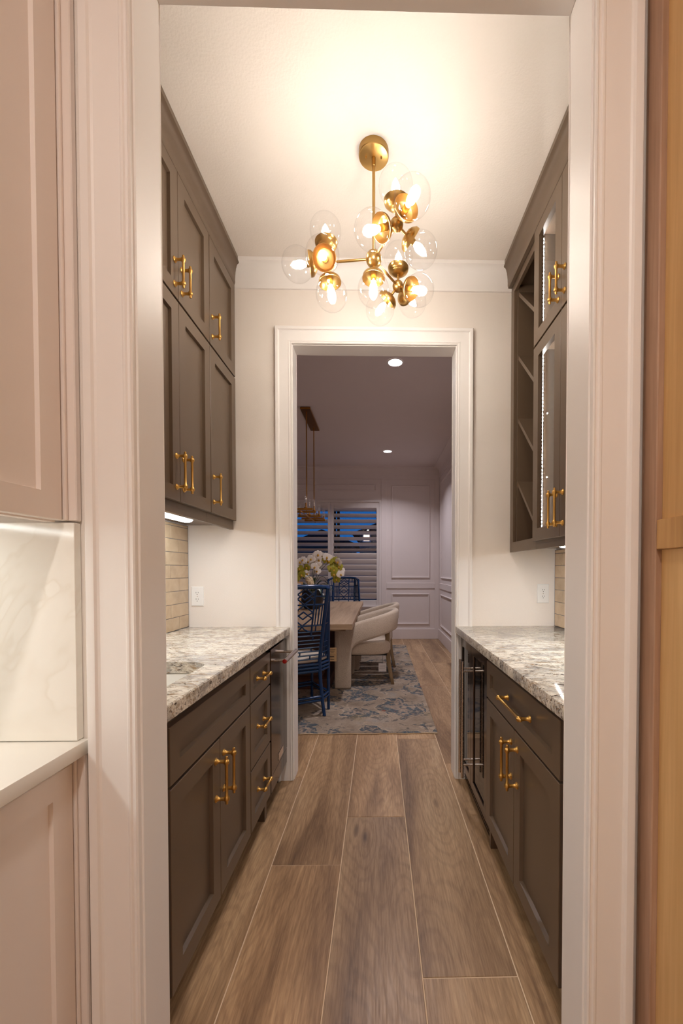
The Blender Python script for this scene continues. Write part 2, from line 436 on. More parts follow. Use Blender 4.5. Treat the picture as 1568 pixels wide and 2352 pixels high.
# floor: pale grout bed with real planks laid in it
floor = struct(MB().box(XDL-0.12, 1.30, -3.1, YF+0.1, -0.05, -0.0025).build('floor', M['fgrout']))
PW, PL = 0.2985, 1.804
pm = MB().box(-PW/2+0.0021, PW/2-0.0021, -PL/2+0.0021, PL/2-0.0021, -0.010, 0.0).mesh('plank', M['plank'], bevel=0.0012)
cols = {-1: 1.744, 0: 2.081, 1: 1.246, 2: 2.655, -2: 2.494, 3: 1.95, -3: 1.55}
for c in range(-11, 5):
    xc = -0.012 + c*PW
    j0 = cols.get(c, random.uniform(0, PL))
    k = -4
    while j0 + k*PL < YF + 0.05:
        yc = j0 + (k+0.5)*PL
        if yc > -3.3 and yc - PL/2 < YF - 0.05:
            if not (yc < 0.9 and xc < -1.4): inst('plank', pm, floor, (xc, yc, 0))
        k += 1

struct(MB().box(XL-0.1, XL, YN1, YB0, 0, ZC).build('wall_left', M['wall']))
struct(MB().box(XR, XR+0.1, YN1, YB0, 0, ZC).build('wall_right', M['wall']))
wall_hole('wall_back', XDL, 1.30, 0, ZD+0.06, YB0, YB1, OX0-0.02, OX1+0.02, 0, OZ+0.02, M['wall'])
wall_hole('wall_front', -1.37, 1.30, 0, ZC+0.06, YN0, YN1, NX0-0.02, NX1+0.02, 0, NZ+0.02, M['wall'])
struct(MB().box(XL-0.1, XR+0.1, YN1, YB0, ZC, ZC+0.06).build('ceiling', M['ceil']))
struct(MB().box(XDL-0.1, 1.30, YB1, YF+0.12, ZD, ZD+0.06).build('ceiling_dining', M['dceil']))
struct(MB().box(-1.37, 1.30, -3.1, YN0, ZC, ZC+0.06).build('ceiling_kitchen', M['ceil']))
struct(MB().box(-1.37, -1.27, -3.1, YN0, 0, ZC).build('wall_kitchen_left', M['wall']))
struct(MB().box(1.20, 1.30, -3.1, YN0, 0, ZC).build('wall_kitchen_right', M['wall']))
struct(MB().box(-1.27, 1.20, -3.1, -3.0, 0, ZC).build('wall_kitchen_back', M['wall']))
# dining room shell
WX0, WX1, WZ0, WZ1 = -3.02, 0.03, 0.60, 2.52
wall_far = wall_hole('wall_far', XDL, XD+0.1, 0, ZD, YF, YF+0.12, WX0, WX1, WZ0, WZ1, M['dwall'])
wall_dr = struct(MB().box(XD, XD+0.1, YB1, YF, 0, ZD).build('wall_dining_right', M['dwall']))
struct(MB().box(XDL-0.1, XDL, YB1, YF+0.12, 0, ZD).build('wall_dining_left', M['dwall']))

# jamb linings
def jamb(name, y0, y1, OX0, OX1, OZ):
    b = MB()
    b.box(OX0-0.02, OX0, y0, y1, 0.001, OZ+0.02); b.box(OX1, OX1+0.02, y0, y1, 0.001, OZ+0.02); b.box(OX0, OX1, y0, y1, OZ, OZ+0.02)
    return struct(b.build(name, M['trim'], bevel=0.0015))
jamb('trim_1', YB0-0.001, YB1+0.001, OX0, OX1, OZ); jamb('trim_2', YN0-0.001, YN1+0.001, NX0, NX1, NZ)
# casings with a stepped profile, mitred corners
PROF = [(0.004,0),(0.004,0.012),(0.007,0.015),(0.010,0.0125),(0.0145,0.0125),(0.017,0.016),(0.021,0.0165),(0.024,0.0145),(0.076,0.0165),(0.080,0.019),(0.083,0.024),(0.088,0.0255),(0.098,0.0255),(0.101,0.022),(0.101,0)]
def casing(name, y, d, OX0, OX1, OZ, prof=PROF):
    b = MB(); ls = []
    for q in range(4):
        l = []
        for e, p in prof:
            l.append(V((OX0-e, OX0-e, OX1+e, OX1+e)[q], y + d*p, (0.001, OZ+e, OZ+e, 0.001)[q]))
        ls.append(l)
    b.loops(ls, True, True); return struct(b.build(name, M['trim'], smooth=25))
casing('trim_3', YB0-0.0005, -1, OX0, OX1, OZ); casing('trim_4', YN0-0.0005, -1, NX0, NX1, NZ); casing('trim_5', YB1+0.0005, 1, OX0, OX1, OZ)
# cove trim along the back wall of the pantry
def sweep_x(name, x0, x1, prof, mat):
    b = MB(); b.loops([[V(x, y, z) for y, z in prof] for x in (x0, x1)]); return struct(b.build(name, mat, smooth=30))
cove = [(YB0-0.0005, 2.925), (YB0-0.012, 2.925), (YB0-0.014, 2.94)] + [(YB0-0.014-0.062*(1-math.cos(a*PI/16)), 2.94+0.10*math.sin(a*PI/16)) for a in range(1, 9)] + [(YB0-0.078, ZC-0.001), (YB0-0.0005, ZC-0.001)]
sweep_x('trim_6', -0.86, 0.81, cove, M['trim'])

# ---- dining wall panelling, far wall: flat stiles and rails plus picture-frame moulding
def board(name, x0, x1, z0, z1, t=0.014):
    return struct(MB().box(x0, x1, YF-t, YF-0.0005, z0, z1).build(name, M['dwall'], bevel=0.002))
def frame_x(name, x0, x1, z0, z1):
    b = MB(); b.rings((x0, YF-0.0005, z0), (1,0,0), (0,0,1), (0,-1,0), x1-x0, z1-z0, [(0,0),(0,0.012),(0.006,0.018),(0.014,0.020),(0.022,0.010),(0.030,0.008),(0.030,0)], close=True)
    return struct(b.build(name, M['dwall'], smooth=25))
board('trim_7', 0.057, 0.148, 0.19, 2.925); board('trim_8', 1.036, XD-0.001, 0.19, 2.925)
board('trim_9', 0.149, 1.035, 0.932, 1.03); board('trim_10', XDL+0.001, XD-0.001, 2.926, 3.02)
frame_x('trim_11', 0.24, 0.945, 1.12, 2.81); frame_x('trim_12', 0.24, 0.94, 0.272, 0.836)
frame_x('trim_13', -2.9, -0.038, 2.705, 2.825)
struct(MB().box(XDL+0.001, XD-0.001, YF-0.018, YF-0.0005, 0.001, 0.188).build('baseboard_far', M['dwall'], bevel=0.003))
dc = [(0, 3.0), (0.014, 3.0), (0.018, 3.015)] + [(0.018+0.09*(1-math.cos(a*PI/16)), 3.015+0.10*math.sin(a*PI/16)) for a in range(1, 9)] + [(0.115, ZD-0.001), (0, ZD-0.001)]
sweep_x('trim_14', XDL+0.001, XD-0.001, [(YF-0.0005-a, z) for a, z in dc], M['dwall'])
# right dining wall
def board_y(name, y0, y1, z0, z1, t=0.014):
    return struct(MB().box(XD-t, XD-0.0005, y0, y1, z0, z1).build(name, M['dwall'], bevel=0.002))
def frame_y(name, y0, y1, z0, z1):
    b = MB(); b.rings((XD-0.0005, y1, z0), (0,-1,0), (0,0,1), (-1,0,0), y1-y0, z1-z0, [(0,0),(0,0.012),(0.006,0.018),(0.014,0.020),(0.022,0.010),(0.030,0.008),(0.030,0)], close=True)
    return struct(b.build(name, M['dwall'], smooth=25))
b = MB(); b.loops([[V(XD-0.0005-a, y, z) for a, z in dc] for y in (YB1+0.001, YF-0.116)]); struct(b.build('trim_15', M['dwall'], smooth=30))
board_y('trim_16', 2.75, 7.38, 0.932, 1.03); board_y('trim_17', 2.75, 7.38, 2.926, 3.0)
struct(MB().box(XD-0.018, XD-0.0005, YB1+0.001, YF-0.02, 0.001, 0.188).build('baseboard_right', M['dwall'], bevel=0.003))
for i, (a, c) in enumerate(((5.75, 7.22), (4.1, 5.57), (2.75, 3.92))):
    frame_y('trim_%d' % (18+2*i), a, c, 1.12, 2.81); frame_y('trim_%d' % (19+2*i), a, c, 0.272, 0.836)

# ---- window with plantation shutters
win = bpy.data.objects.new('window_1', None); COL.objects.link(win); win.location = (-1.5, YF, 0.6); ORG[win.name] = V(-1.5, YF, 0.6); struct(win)
b = MB(); b.rings((WX0-0.02, YF-0.0005, WZ0-0.02), (1,0,0), (0,0,1), (0,-1,0), WX1-WX0+0.04, WZ1-WZ0+0.04, [(0,0),(0,0.022),(0.01,0.026),(0.035,0.022),(0.035,0)], close=True)
b.build('window_frame', M['shut'], win, smooth=25)
b = MB()
for (x0, x1) in ((-3.0, -2.30), (-2.28, -1.58), (-1.56, -0.78), (-0.76, 0.01)):
    b.rings((x0, YF+0.11, WZ0+0.01), (1,0,0), (0,0,1), (0,-1,0), x1-x0, WZ1-WZ0-0.02, [(0,0),(0,0.03),(0.05,0.03),(0.05,0)], close=True)
b.build('sash', M['dark'], win)
MB().box(WX0+0.005, WX1-0.005, YF+0.095, YF+0.099, WZ0+0.01, WZ1-0.01).build('pane', M['wglass'], win)
def louver_mesh(w):
    b = MB(); ls = []
    for x in (-w/2, w/2):
        ls.append([V(x, 0.057*math.cos(a*PI/8), 0.0055*math.sin(a*PI/8)) for a in range(16)])
    return b.loops(ls).mesh('louver', M['shut'], smooth=50)
LV = {}
zs = [2.372, 2.262, 2.158, 2.052, 1.946, 1.84, 1.735, 1.63, 1.525, 1.42, 1.315, 1.21, 1.105, 1.0, 0.895, 0.79]
for (x0, x1, nm) in ((-0.864, 0.022, 0), (-0.866-0.83, -0.866, 0), (-2.53, -1.70, 0)):
    sh = MB(); ST = 0.052
    sh.box(x0+0.001, x0+ST, YF+0.0, YF+0.028, WZ0+0.012, WZ1-0.012); sh.box(x1-ST, x1-0.001, YF, YF+0.028, WZ0+0.012, WZ1-0.012)
    sh.box(x0+ST, x1-ST, YF, YF+0.028, 2.39, WZ1-0.012); sh.box(x0+ST, x1-ST, YF, YF+0.028, WZ0+0.012, 0.714)
    so = sh.build('shutter_panel', M['shut'], win, bevel=0.002)
    w = x1 - x0 - 2*ST - 0.004
    lm = louver_mesh(w)
    for z in zs:
        closed = z < 1.57
        ang = math.radians(67 if closed else 30)
        # room-side edge up
        inst('louver', lm, so, ((x0+x1)/2, YF+0.014, z), (-ang, 0, 0))

# ---- outside the window
struct(MB().box(-40, 40, YF+0.2, 60, -0.6, -0.55).build('ground', M['ground']))
def house(x, y, w, d, h, rh, label, lit, nlit=0):
    t = thing('house', label, 'house', (x, y, -0.55))
    MB().box(x-w/2, x+w/2, y-d/2, y+d/2, -0.55, h).build('wall', M['house'], t)
    b = MB(); e = 0.4
    b.loops([[V(x-w/2-e, yy, h), V(x, yy, h+rh), V(x+w/2+e, yy, h)] for yy in (y-d/2-e, y+d/2+e)]); b.build('roof', M['roof'], t)
    for k, (wx, wz, ww, wh) in enumerate(lit):
        fr = MB(); fr.box(x+wx-ww/2-0.06, x+wx+ww/2+0.06, y-d/2-0.05, y-d/2-0.001, wz-0.06, wz+wh+0.06); f = fr.build('window', M['shut'], t)
        MB().box(x+wx-ww/2, x+wx+ww/2, y-d/2-0.06, y-d/2-0.051, wz, wz+wh).build('pane', M['lit'] if k < nlit else M['blk'], f)
house(0.55, 24.0, 3.0, 6, 3.1, 0.8, 'pale grey house with a small lit window, seen through the shutters', [(-1.15, 2.75, 0.30, 0.55), (0.3, 1.2, 0.8, 0.7)], 1)
house(-3.8, 31.0, 4.0, 6, 3.0, 1.0, 'dark roofed house with a single dark window beyond the shutters', [(0.9, 1.7, 0.35, 0.3)])

# ================================================================== pantry cabinets
def shaker(name, parent, mat, side, y0, y1, z0, z1, xf, w=0.06, rec=0.013, t=0.022, glass=None):
    """side +1: faces +X (left run), -1: faces -X (right run); xf = front face"""
    if side > 0: P, U, N = (xf-t, y0, z0), (0,1,0), (1,0,0)
    else: P, U, N = (xf+t, y1, z0), (0,-1,0), (-1,0,0)
    b = MB()
    if glass:
        b.rings(P, U, (0,0,1), N, y1-y0, z1-z0, [(0,0),(0,t-0.0015),(0.0015,t),(w,t),(w,0)], close=True)
    else:
        b.rings(P, U, (0,0,1), N, y1-y0, z1-z0, [(0,0),(0,t-0.0015),(0.0015,t),(w,t),(w+0.002,t-rec)])
    o = b.build(name, mat, parent)
    if glass:
        xm = xf - side*t*0.6
        MB().box(xm-0.002, xm+0.002, y0+w-0.006, y1-w+0.006, z0+w-0.006, z1-w+0.006).build('glass_pane', glass, o)
    return o
def handle_mesh(cc, horiz):
    b = MB(); s = 0.036; r = 0.0050
    ax = V(1,0,0) if horiz else V(0,0,1); o = V(0,s,0)
    h = cc/2; tot = h + 0.018
    pr = [(0.0025,-tot),(0.0042,-tot+0.001),(0.0048,-tot+0.004),(0.0048,-tot+0.008),(0.0050,-tot+0.010),(0.0078,-tot+0.012),(0.0098,-h-0.001),(0.0098,-h+0.002),(0.0078,-h+0.008),(r,-h+0.012)]
    pr = pr + [(a, -c) for a, c in reversed(pr)]
    b.lathe(pr, o, ax, 14)
    for q in (-h, h):
        c = ax*q
        b.lathe([(0.0125,0.0),(0.0125,0.002),(0.0095,0.004),(0.0062,0.010),(0.0058,0.018),(0.0068,s-0.006)], c, (0,1,0), 12)
    return b.mesh('handle', M['hbrass'], smooth=40)
HV_L, HV_S = handle_mesh(0.128, False), handle_mesh(0.098, False)
HH_S, HH_L = handle_mesh(0.096, True), handle_mesh(0.224, True)
def handle(door, me, side, y, z, xf):
    return inst('handle', me, door, (xf, y, z), (0,0,-PI/2 if side > 0 else PI/2))

# ---------- left base run
FF = 0.022
def sink_base():
    y0, y1 = 1.078, 1.758
    t = thing('sink_base_cabinet', 'bronze painted sink base cabinet with two doors and a false drawer front', 'cabinet', (-0.85, 1.42, 0))
    b = MB(); b.box(XL+0.004, XLD-FF-0.001, y0, y1, 0.122, 0.876); b.box(XL+0.004, -0.64, y0, y1, 0.001, 0.122)
    # leave room for the sink bowl: body is open at the top
    bd = MB()
    bd.box(XL+0.004, -0.60, y0, y0+0.018, 0.122, 0.886); bd.box(XL+0.004, -0.60, y1-0.018, y1, 0.122, 0.886)
    bd.box(XL+0.004, -0.60, y0+0.018, y1-0.018, 0.122, 0.14); bd.box(XL+0.004, XL+0.016, y0+0.018, y1-0.018, 0.14, 0.886)
    bd.build('body', M['cab'], t)
    ff = MB(); x0, x1 = -0.60, XLD-FF-0.001
    ff.box(x0, x1, y0, y0+0.04, 0.122, 0.886); ff.box(x0, x1, y1-0.04, y1, 0.122, 0.886); ff.box(x0, x1, y0+0.04, y1-0.04, 0.84, 0.886); ff.box(x0, x1, y0+0.04, y1-0.04, 0.66, 0.71); ff.box(x0, x1, y0+0.04, y1-0.04, 0.122, 0.16)
    ff.build('face_frame', M['cab'], t)
    MB().box(-0.65, -0.635, y0, y1, 0.001, 0.1215).build('toe_kick', M['cab'], t)
    shaker('false_drawer_front', t, M['cab'], 1, y0+0.004, y1-0.003, 0.694, 0.852, XLD, w=0.055)
    d1 = shaker('door', t, M['cab'], 1, y0+0.004, 1.4195, 0.125, 0.685, XLD); handle(d1, HV_L, 1, 1.384, 0.557, XLD)
    d2 = shaker('door', t, M['cab'], 1, 1.4225, y1-0.003, 0.125, 0.685, XLD); handle(d2, HV_L, 1, 1.454, 0.557, XLD)
sink_base()
def drawer_base():
    y0, y1 = 1.760, 2.086
    t = thing('drawer_cabinet', 'bronze painted narrow cabinet with a stack of three drawers', 'cabinet', (-0.85, 1.92, 0))
    MB().box(XL+0.004, XLD-FF-0.001, y0, y1, 0.122, 0.886).build('body', M['cab'], t)
    MB().box(-0.65, -0.635, y0, 2.048, 0.001, 0.1215).build('toe_kick', M['cab'], t)
    MB().box(XL+0.004, XLD-FF-0.001, 2.050, y1, 0.001, 0.1215).build('end_panel', M['cab'], t)
    for (a, c, hz) in ((0.694, 0.852, 0.778), (0.4, 0.685, 0.56), (0.125, 0.392, 0.27)):
        d = shaker('drawer', t, M['cab'], 1, y0+0.003, y1-0.005, a, c, XLD, w=0.055 if c-a > 0.2 else 0.045); handle(d, HH_S, 1, 1.905, hz, XLD)
drawer_base()
def ice_maker():
    y0, y1 = 2.090, 2.455
    t = thing('ice_maker', 'undercounter dark stainless appliance with a tubular handle and red end badge', 'appliance', (-0.85, 2.27, 0))
    MB().box(XL+0.02, XLD-0.03, y0+0.003, y1-0.003, 0.10, 0.876).build('body', M['dark'], t)
    MB().box(XLD-0.028, XLD+0.002, y0+0.002, y1-0.003, 0.205, 0.862).build('door', M['steel'], t, bevel=0.003, segs=2)
    MB().box(XLD-0.028, XLD, y0+0.002, y1-0.003, 0.115, 0.202).build('lower_panel', M['steel'], t, bevel=0.002)
    h = MB().tube([(-0.488, y0+0.045, 0.793), (-0.488, y1-0.035, 0.793)], 0.0125, 16).build('handle', M['bar'], t, smooth=40)
    for yy in (y0+0.07, y1-0.06): MB().tube([(XLD+0.003, yy, 0.793), (-0.492, yy, 0.793)], 0.009, 10).build('handle_post', M['bar'], h, smooth=40)
    MB().lathe([(0.0112,0),(0.0112,0.003),(0.009,0.004)], (-0.488, y0+0.045, 0.793), (0,-1,0), 16).build('badge', M['red'], h, smooth=40)
    MB().box(XLD+0.0022, XLD+0.0042, 2.235, 2.345, 0.222, 0.262).build('nameplate', M['bar'], t, bevel=0.0008)
    MB().box(-0.68, -0.66, y0+0.003, y1-0.03, 0.001, 0.0995).build('toe_kick', M['dark'], t)
    MB().tube([(-0.61, y1-0.02, 0.001), (-0.61, y1-0.02, 0.0995)], 0.012, 10).build('levelling_foot', M['steel'], t, smooth=40)
ice_maker()

# ---------- countertops
def rrect(cx, cy, hx, hy, r, n):
    out = []
    for q, (sx_, sy_) in enumerate(((1,1),(-1,1),(-1,-1),(1,-1))):
        for i in range(n):
            a = PI/2*(q + i/(n-1)); out.append((cx+sx_*(hx-r)+r*math.cos(a), cy+sy_*(hy-r)+r*math.sin(a)))
    return out
SKX, SKY, SHX, SHY = -0.805, 1.295, 0.187, 0.222
def counter_left():
    x0, x1, y0, y1, z0, z1 = XL+0.001, -0.527, YN1+0.002, YB0-0.002, 0.889, CT
    hole = rrect(SKX, SKY, SHX, SHY, 0.07, 10)
    out = []
    for i, (hx, hy) in enumerate(hole):
        dx, dy = hx-SKX, hy-SKY
        k = min(((x1-SKX)/dx if dx > 1e-9 else (x0-SKX)/dx if dx < -1e-9 else 1e9), ((y1-SKY)/dy if dy > 1e-9 else (y0-SKY)/dy if dy < -1e-9 else 1e9))
        out.append([SKX+dx*k, SKY+dy*k])
    for cx, cy in ((x0,y0),(x1,y0),(x1,y1),(x0,y1)):
        j = min(range(len(out)), key=lambda i: (out[i][0]-cx)**2+(out[i][1]-cy)**2); out[j] = [cx, cy]
    b = MB(); c = 0.004
    def ring(pts, z, ins=0): return [V(min(max(p[0], x0+ins), x1-ins), min(max(p[1], y0+ins), y1-ins), z) for p in pts]
    b.loops([[V(p[0], p[1], z0) for p in hole], [V(p[0], p[1], z1) for p in hole], ring(out, z1, c), ring(out, z1-c), ring(out, z0), [V(p[0], p[1], z0) for p in hole]], False, False)
    return tag(b.build('countertop', M['granite'], smooth=35), 'speckled granite countertop with an undermount sink cutout', 'countertop')
counter_left()
b = MB()
b.box(0.465, XR-0.001, YN1+0.002, YB0-0.002, 0.889, CT)
tag(b.build('countertop', M['granite'], bevel=0.004, segs=2, smooth=35), 'speckled granite countertop over the wine cooler', 'countertop')
def sink():
    t = thing('sink', 'white undermount sink bowl set in the granite countertop', 'sink', (SKX, SKY, 0.70))
    b = MB(); L = lambda e, z, r: [V(p[0], p[1], z) for p in rrect(SKX, SKY, SHX+e, SHY+e, r, 8)]
    b.loops([L(0.02, 0.887, 0.09), L(0.004, 0.887, 0.074), L(0.0, 0.884, 0.07), L(-0.008, 0.75, 0.065), L(-0.03, 0.725, 0.05), L(-0.14, 0.72, 0.02)], False, True)
    b.build('bowl', M['sink'], t, smooth=50)
    MB().lathe([(0.03,0),(0.03,0.003),(0.022,0.002)], (SKX, SKY, 0.7205), (0,0,1), 18).build('drain', M['bar'], t, smooth=40)
sink()

# ---------- right base run
def right_base():
    y0, y1 = 1.078, 1.828
    t = thing('base_cabinet', 'bronze painted base cabinet with one wide drawer over two doors', 'cabinet', (0.79, 1.45, 0))
    MB().box(XRD+FF+0.001, XR-0.004, y0, y1+0.022, 0.122, 0.886).build('body', M['cab'], t)
    MB().box(0.568, 0.583, y0, y1-0.001, 0.001, 0.1215).build('toe_kick', M['cab'], t)
    MB().box(XRD+FF+0.001, XR-0.004, y1, y1+0.022, 0.001, 0.1215).build('end_panel', M['cab'], t)
    d = shaker('drawer', t, M['cab'], -1, y0+0.004, y1-0.003, 0.700, 0.864, XRD, w=0.05); handle(d, HH_L, -1, 1.41, 0.790, XRD)
    d1 = shaker('door', t, M['cab'], -1, 1.4525, y1-0.003, 0.130, 0.692, XRD); handle(d1, HV_L, -1, 1.484, 0.574, XRD)
    d2 = shaker('door', t, M['cab'], -1, y0+0.004, 1.4495, 0.130, 0.692, XRD); handle(d2, HV_L, -1, 1.416, 0.574, XRD)
right_base()
def wine_cooler():
    y0, y1, xf = 1.853, 2.457, 0.497
    t = thing('wine_cooler', 'undercounter wine cooler with two smoked glass doors and steel bar handles', 'appliance', (0.79, 2.15, 0))
    b = MB(); x0, x1 = xf+0.032, XR-0.02
    b.box(x0, x1, y0, y0+0.02, 0.06, 0.875); b.box(x0, x1, y1-0.02, y1, 0.06, 0.875); b.box(x0, x1, y0+0.02, y1-0.02, 0.06, 0.09); b.box(x0, x1, y0+0.02, y1-0.02, 0.85, 0.875); b.box(x1-0.02, x1, y0+0.02, y1-0.02, 0.09, 0.85)
    b.build('body', M['dark'], t)
    ym = 2.175
    for (a, c, hy) in ((y0+0.003, ym-0.002, ym-0.030), (ym+0.002, y1-0.003, ym+0.032)):
        P, U, N = (xf+0.03, c, 0.105), (0,-1,0), (-1,0,0)
        d = MB().rings(P, U, (0,0,1), N, c-a, 0.76, [(0,0),(0,0.028),(0.002,0.03),(0.045,0.03),(0.047,0.026),(0.047,0)], close=True).build('door', M['steel'], t)
        MB().box(xf+0.006, xf+0.012, a+0.04, c-0.04, 0.145, 0.825).build('glass_pane', M['blk'], d)
        h = MB().tube([(0.445, hy, 0.165), (0.445, hy, 0.785)], 0.0075, 14).build('handle', M['bar'], d, smooth=40)
    for (a, c, hy) in ((y0+0.003, ym-0.002, ym-0.030), (ym+0.002, y1-0.003, ym+0.032)):
        for zz in (0.235, 0.735): MB().tube([(xf-0.0005, hy, zz), (0.449, hy, zz)], 0.006, 10).build('handle_post', M['bar'], t, smooth=40)
    g = MB()
    MB().box(xf+0.03, xf+0.04, y0+0.003, y1-0.003, 0.012, 0.100).build('toe_grille', M['dark'], t)
    for k in range(5): MB().box(xf+0.022, xf+0.0295, y0+0.02, y1-0.02, 0.02+k*0.015, 0.027+k*0.015).build('grille_slat', M['steel'], t)
    for yy in (y0+0.04, y1-0.04): MB().tube([(xf+0.08, yy, 0.001), (xf+0.08, yy, 0.059)], 0.014, 10).build('levelling_foot', M['steel'], t)
wine_cooler()

# ---------- left uppers
def upper_left(y0, y1, splits, name, label, hs, top=2.94):
    """splits: door boundaries; hs: (door index, handle y)"""
    t = thing(name, label, 'cabinet', (-0.99, (y0+y1)/2, 1.51))
    xb = XLU-FF-0.001
    MB().box(XL+0.012, xb, y0+0.0005, y1-0.0005, 1.535, 3.055).build('body', M['cab'], t)
    rl = MB(); rl.box(xb-0.02, xb+0.001, y0+0.0005, y1-0.0005, 1.510, 1.5345); rl.build('light_rail', M['cab'], t)
    for i in range(len(splits)-1):
        a, c = splits[i]+0.0015, splits[i+1]-0.0015
        for (z0, z1, me, hz) in ((1.560, 2.394, HV_L, 1.681), (2.404, top-0.003, HV_S, 2.502)):
            d = shaker('door', t, M['cab'], 1, a, c, z0, z1, XLU)
            if i in hs: handle(d, me, 1, hs[i], hz, XLU)
    return t
upper_left(1.447, 2.0835, [1.447, 1.7645, 2.0835], 'upper_cabinet', 'bronze painted double-width upper cabinet above the tile backsplash, four doors', {0: 1.733, 1: 1.796})
upper_left(2.0845, 2.462, [2.0865, 2.449], 'upper_cabinet', 'bronze painted single-width upper cabinet, two doors, against the doorway wall', {0: 2.118})
upper_left(YN1+0.003, 1.446, [YN1+0.006, 1.444], 'upper_cabinet', 'bronze painted single-width upper cabinet above the sink beside the kitchen opening', {0: 1.03})
def crown(name, xs, sgn, label):
    b = MB(); P = [(0.0, 2.941), (0.020, 2.941), (0.024, 2.952)] + [(0.024+0.034*(1-math.cos(a*PI/14)), 2.952+0.082*math.sin(a*PI/14)) for a in range(1, 8)] + [(0.062, 3.036), (0.062, ZC-0.002), (0.0, ZC-0.002)]
    b.loops([[V(xs + sgn*p, y, z) for p, z in P] for y in (YN1+0.003, YB0-0.003)])
    return tag(b.build(name, M['cab'], smooth=30), label, 'molding')
crown('crown_molding', XLU-FF+0.0005, 1, 'bronze crown molding along the top of the solid-door upper cabinets')
crown('crown_molding', 0.7930, -1, 'bronze crown molding along the top of the glass-door upper cabinets')

# ---------- right uppers
def rack_unit():
    y0, y1 = 2.047, 2.462
    t = thing('wine_rack_cabinet', 'bronze painted open wall cabinet with slanted wine shelves', 'cabinet', (0.94, 2.28, 1.375))
    xf = 0.812; xw = XR-0.012
    b = MB()
    b.box(xf, xw, y0, y0+0.016, 1.40, 3.055); b.box(xf, xw, y1-0.075, y1-0.001, 1.40, 3.055)
    b.box(xf, xw, y0+0.016, y1-0.075, 1.400, 1.418); b.box(xf, xw, y0+0.016, y1-0.075, 2.92, 3.055); b.box(xw-0.012, xw, y0+0.016, y1-0.075, 1.418, 2.92)
    b.build('body', M['cab'], t)
    f = MB(); fx0, fx1 = 0.7935, xf-0.0005
    f.box(fx0, fx1, y1-0.058, y1-0.006, 1.433, 2.939); f.box(fx0, fx1, y0, y1-0.006, 1.375, 1.433); f.box(fx0, fx1, y0, y1-0.058, 2.895, 2.939); f.box(fx0, fx1, y0, y0+0.02, 1.433, 2.895)
    f.build('face_frame', M['cab'], t, bevel=0.001)
    ya, yb = y0+0.017, y1-0.076
    for zt in (2.856, 2.492, 2.130, 1.764):
        n = 0.018*math.sqrt(2)
        zA, zB = zt-(2.364-ya), zt+(yb-2.364)
        b = MB(); b.loops([[V(x, ya, zA), V(x, yb, zB), V(x, yb, zB-n), V(x, ya, zA-n)] for x in (0.8145, xw-0.013)]); b.build('slanted_shelf', M['cab'], t)
rack_unit()
def glass_unit(y0, y1, splits, label, hs, strips=True):
    t = thing('glass_cabinet', label, 'cabinet', (0.94, (y0+y1)/2, 1.375))
    xf = XRU+FF-0.0005; xw = XR-0.012
    b = MB()
    for (a, c) in ((y0, y0+0.018), (y1-0.018, y1)): b.box(xf, xw, a, c, 1.40, 3.055)
    for (a, c) in ((1.40, 1.42), (2.36, 2.38), (2.92, 3.055)): b.box(xf, xw, y0+0.018, y1-0.018, a, c)
    b.box(xw-0.012, xw, y0+0.018, y1-0.018, 1.42, 2.36); b.box(xw-0.012, xw, y0+0.018, y1-0.018, 2.38, 2.92)
    b.build('body', M['cab'], t)
    MB().box(xf, xf+0.02, y0, y1, 1.374, 1.3995).build('light_rail', M['cab'], t)
    for i in range(len(splits)-1):
        a, c = splits[i]+0.0015, splits[i+1]-0.0015
        for (z0, z1, me, hz) in ((1.413, 2.365, HV_L, 1.532), (2.375, 2.937, HV_S, 2.478)):
            d = shaker('door', t, M['cab'], -1, a, c, z0, z1, XRU, glass=M['pane'])
            if i in hs: handle(d, me, -1, hs[i], hz, XRU)
    for z in (1.72, 2.03):
        MB().box(xf+0.03, xw-0.014, y0+0.020, y1-0.020, z, z+0.008).build('glass_shelf', M['pane'], t)
    if strips:
        for yy, n in ((y1-0.0185, -1),):
            for (z0, z1) in ((1.44, 2.34), (2.40, 2.90)):
                st = MB().box(xf+0.012, xf+0.022, min(yy, yy+n*0.002), max(yy, yy+n*0.002), z0, z1).build('led_tape', M['plastic'], t)
                b = MB(); z = z0 + 0.008
                while z < z1: b.box(xf+0.0145, xf+0.0195, min(yy+n*0.0022, yy+n*0.0038), max(yy+n*0.0022, yy+n*0.0038), z, z+0.007); z += 0.0185
                tag(b.build('led_chips', M['led'], st), kind='stuff')
glass_unit(1.428, 2.045, [1.428, 1.736, 2.043], 'bronze upper cabinet with lit glass doors beside the slanted wine shelves', {0: 1.704, 1: 1.766})
glass_unit(YN1+0.003, 1.427, [YN1+0.006, 1.426], 'bronze upper cabinet with one unlit glass door column beside the kitchen opening', {0: 1.03}, strips=False)

# ---------- under-cabinet light bars
def light_bar(x, y0, y1, z, label):
    t = thing('light_bar', label, 'light', (x, (y0+y1)/2, z))
    MB().box(x-0.035, x+0.035, y0, y1, z-0.004, z).build('housing', M['plastic'], t)
    b = MB(); n = 8
    prof = [V(x+0.031*math.cos(PI+PI*i/n), 0, z-0.0045+0.013*math.sin(PI+PI*i/n)) for i in range(n+1)]
    b.loops([[V(p.x, y, p.z) for p in prof] for y in (y0+0.004, y1-0.004)]); b.build('diffuser', M['under'], t, smooth=60)
light_bar(-1.0, 1.15, 2.17, 1.5345, 'white LED light bar under the solid-door upper cabinets')
light_bar(0.94, 1.10, 2.06, 1.3995, 'white LED light bar under the glass-door upper cabinets')

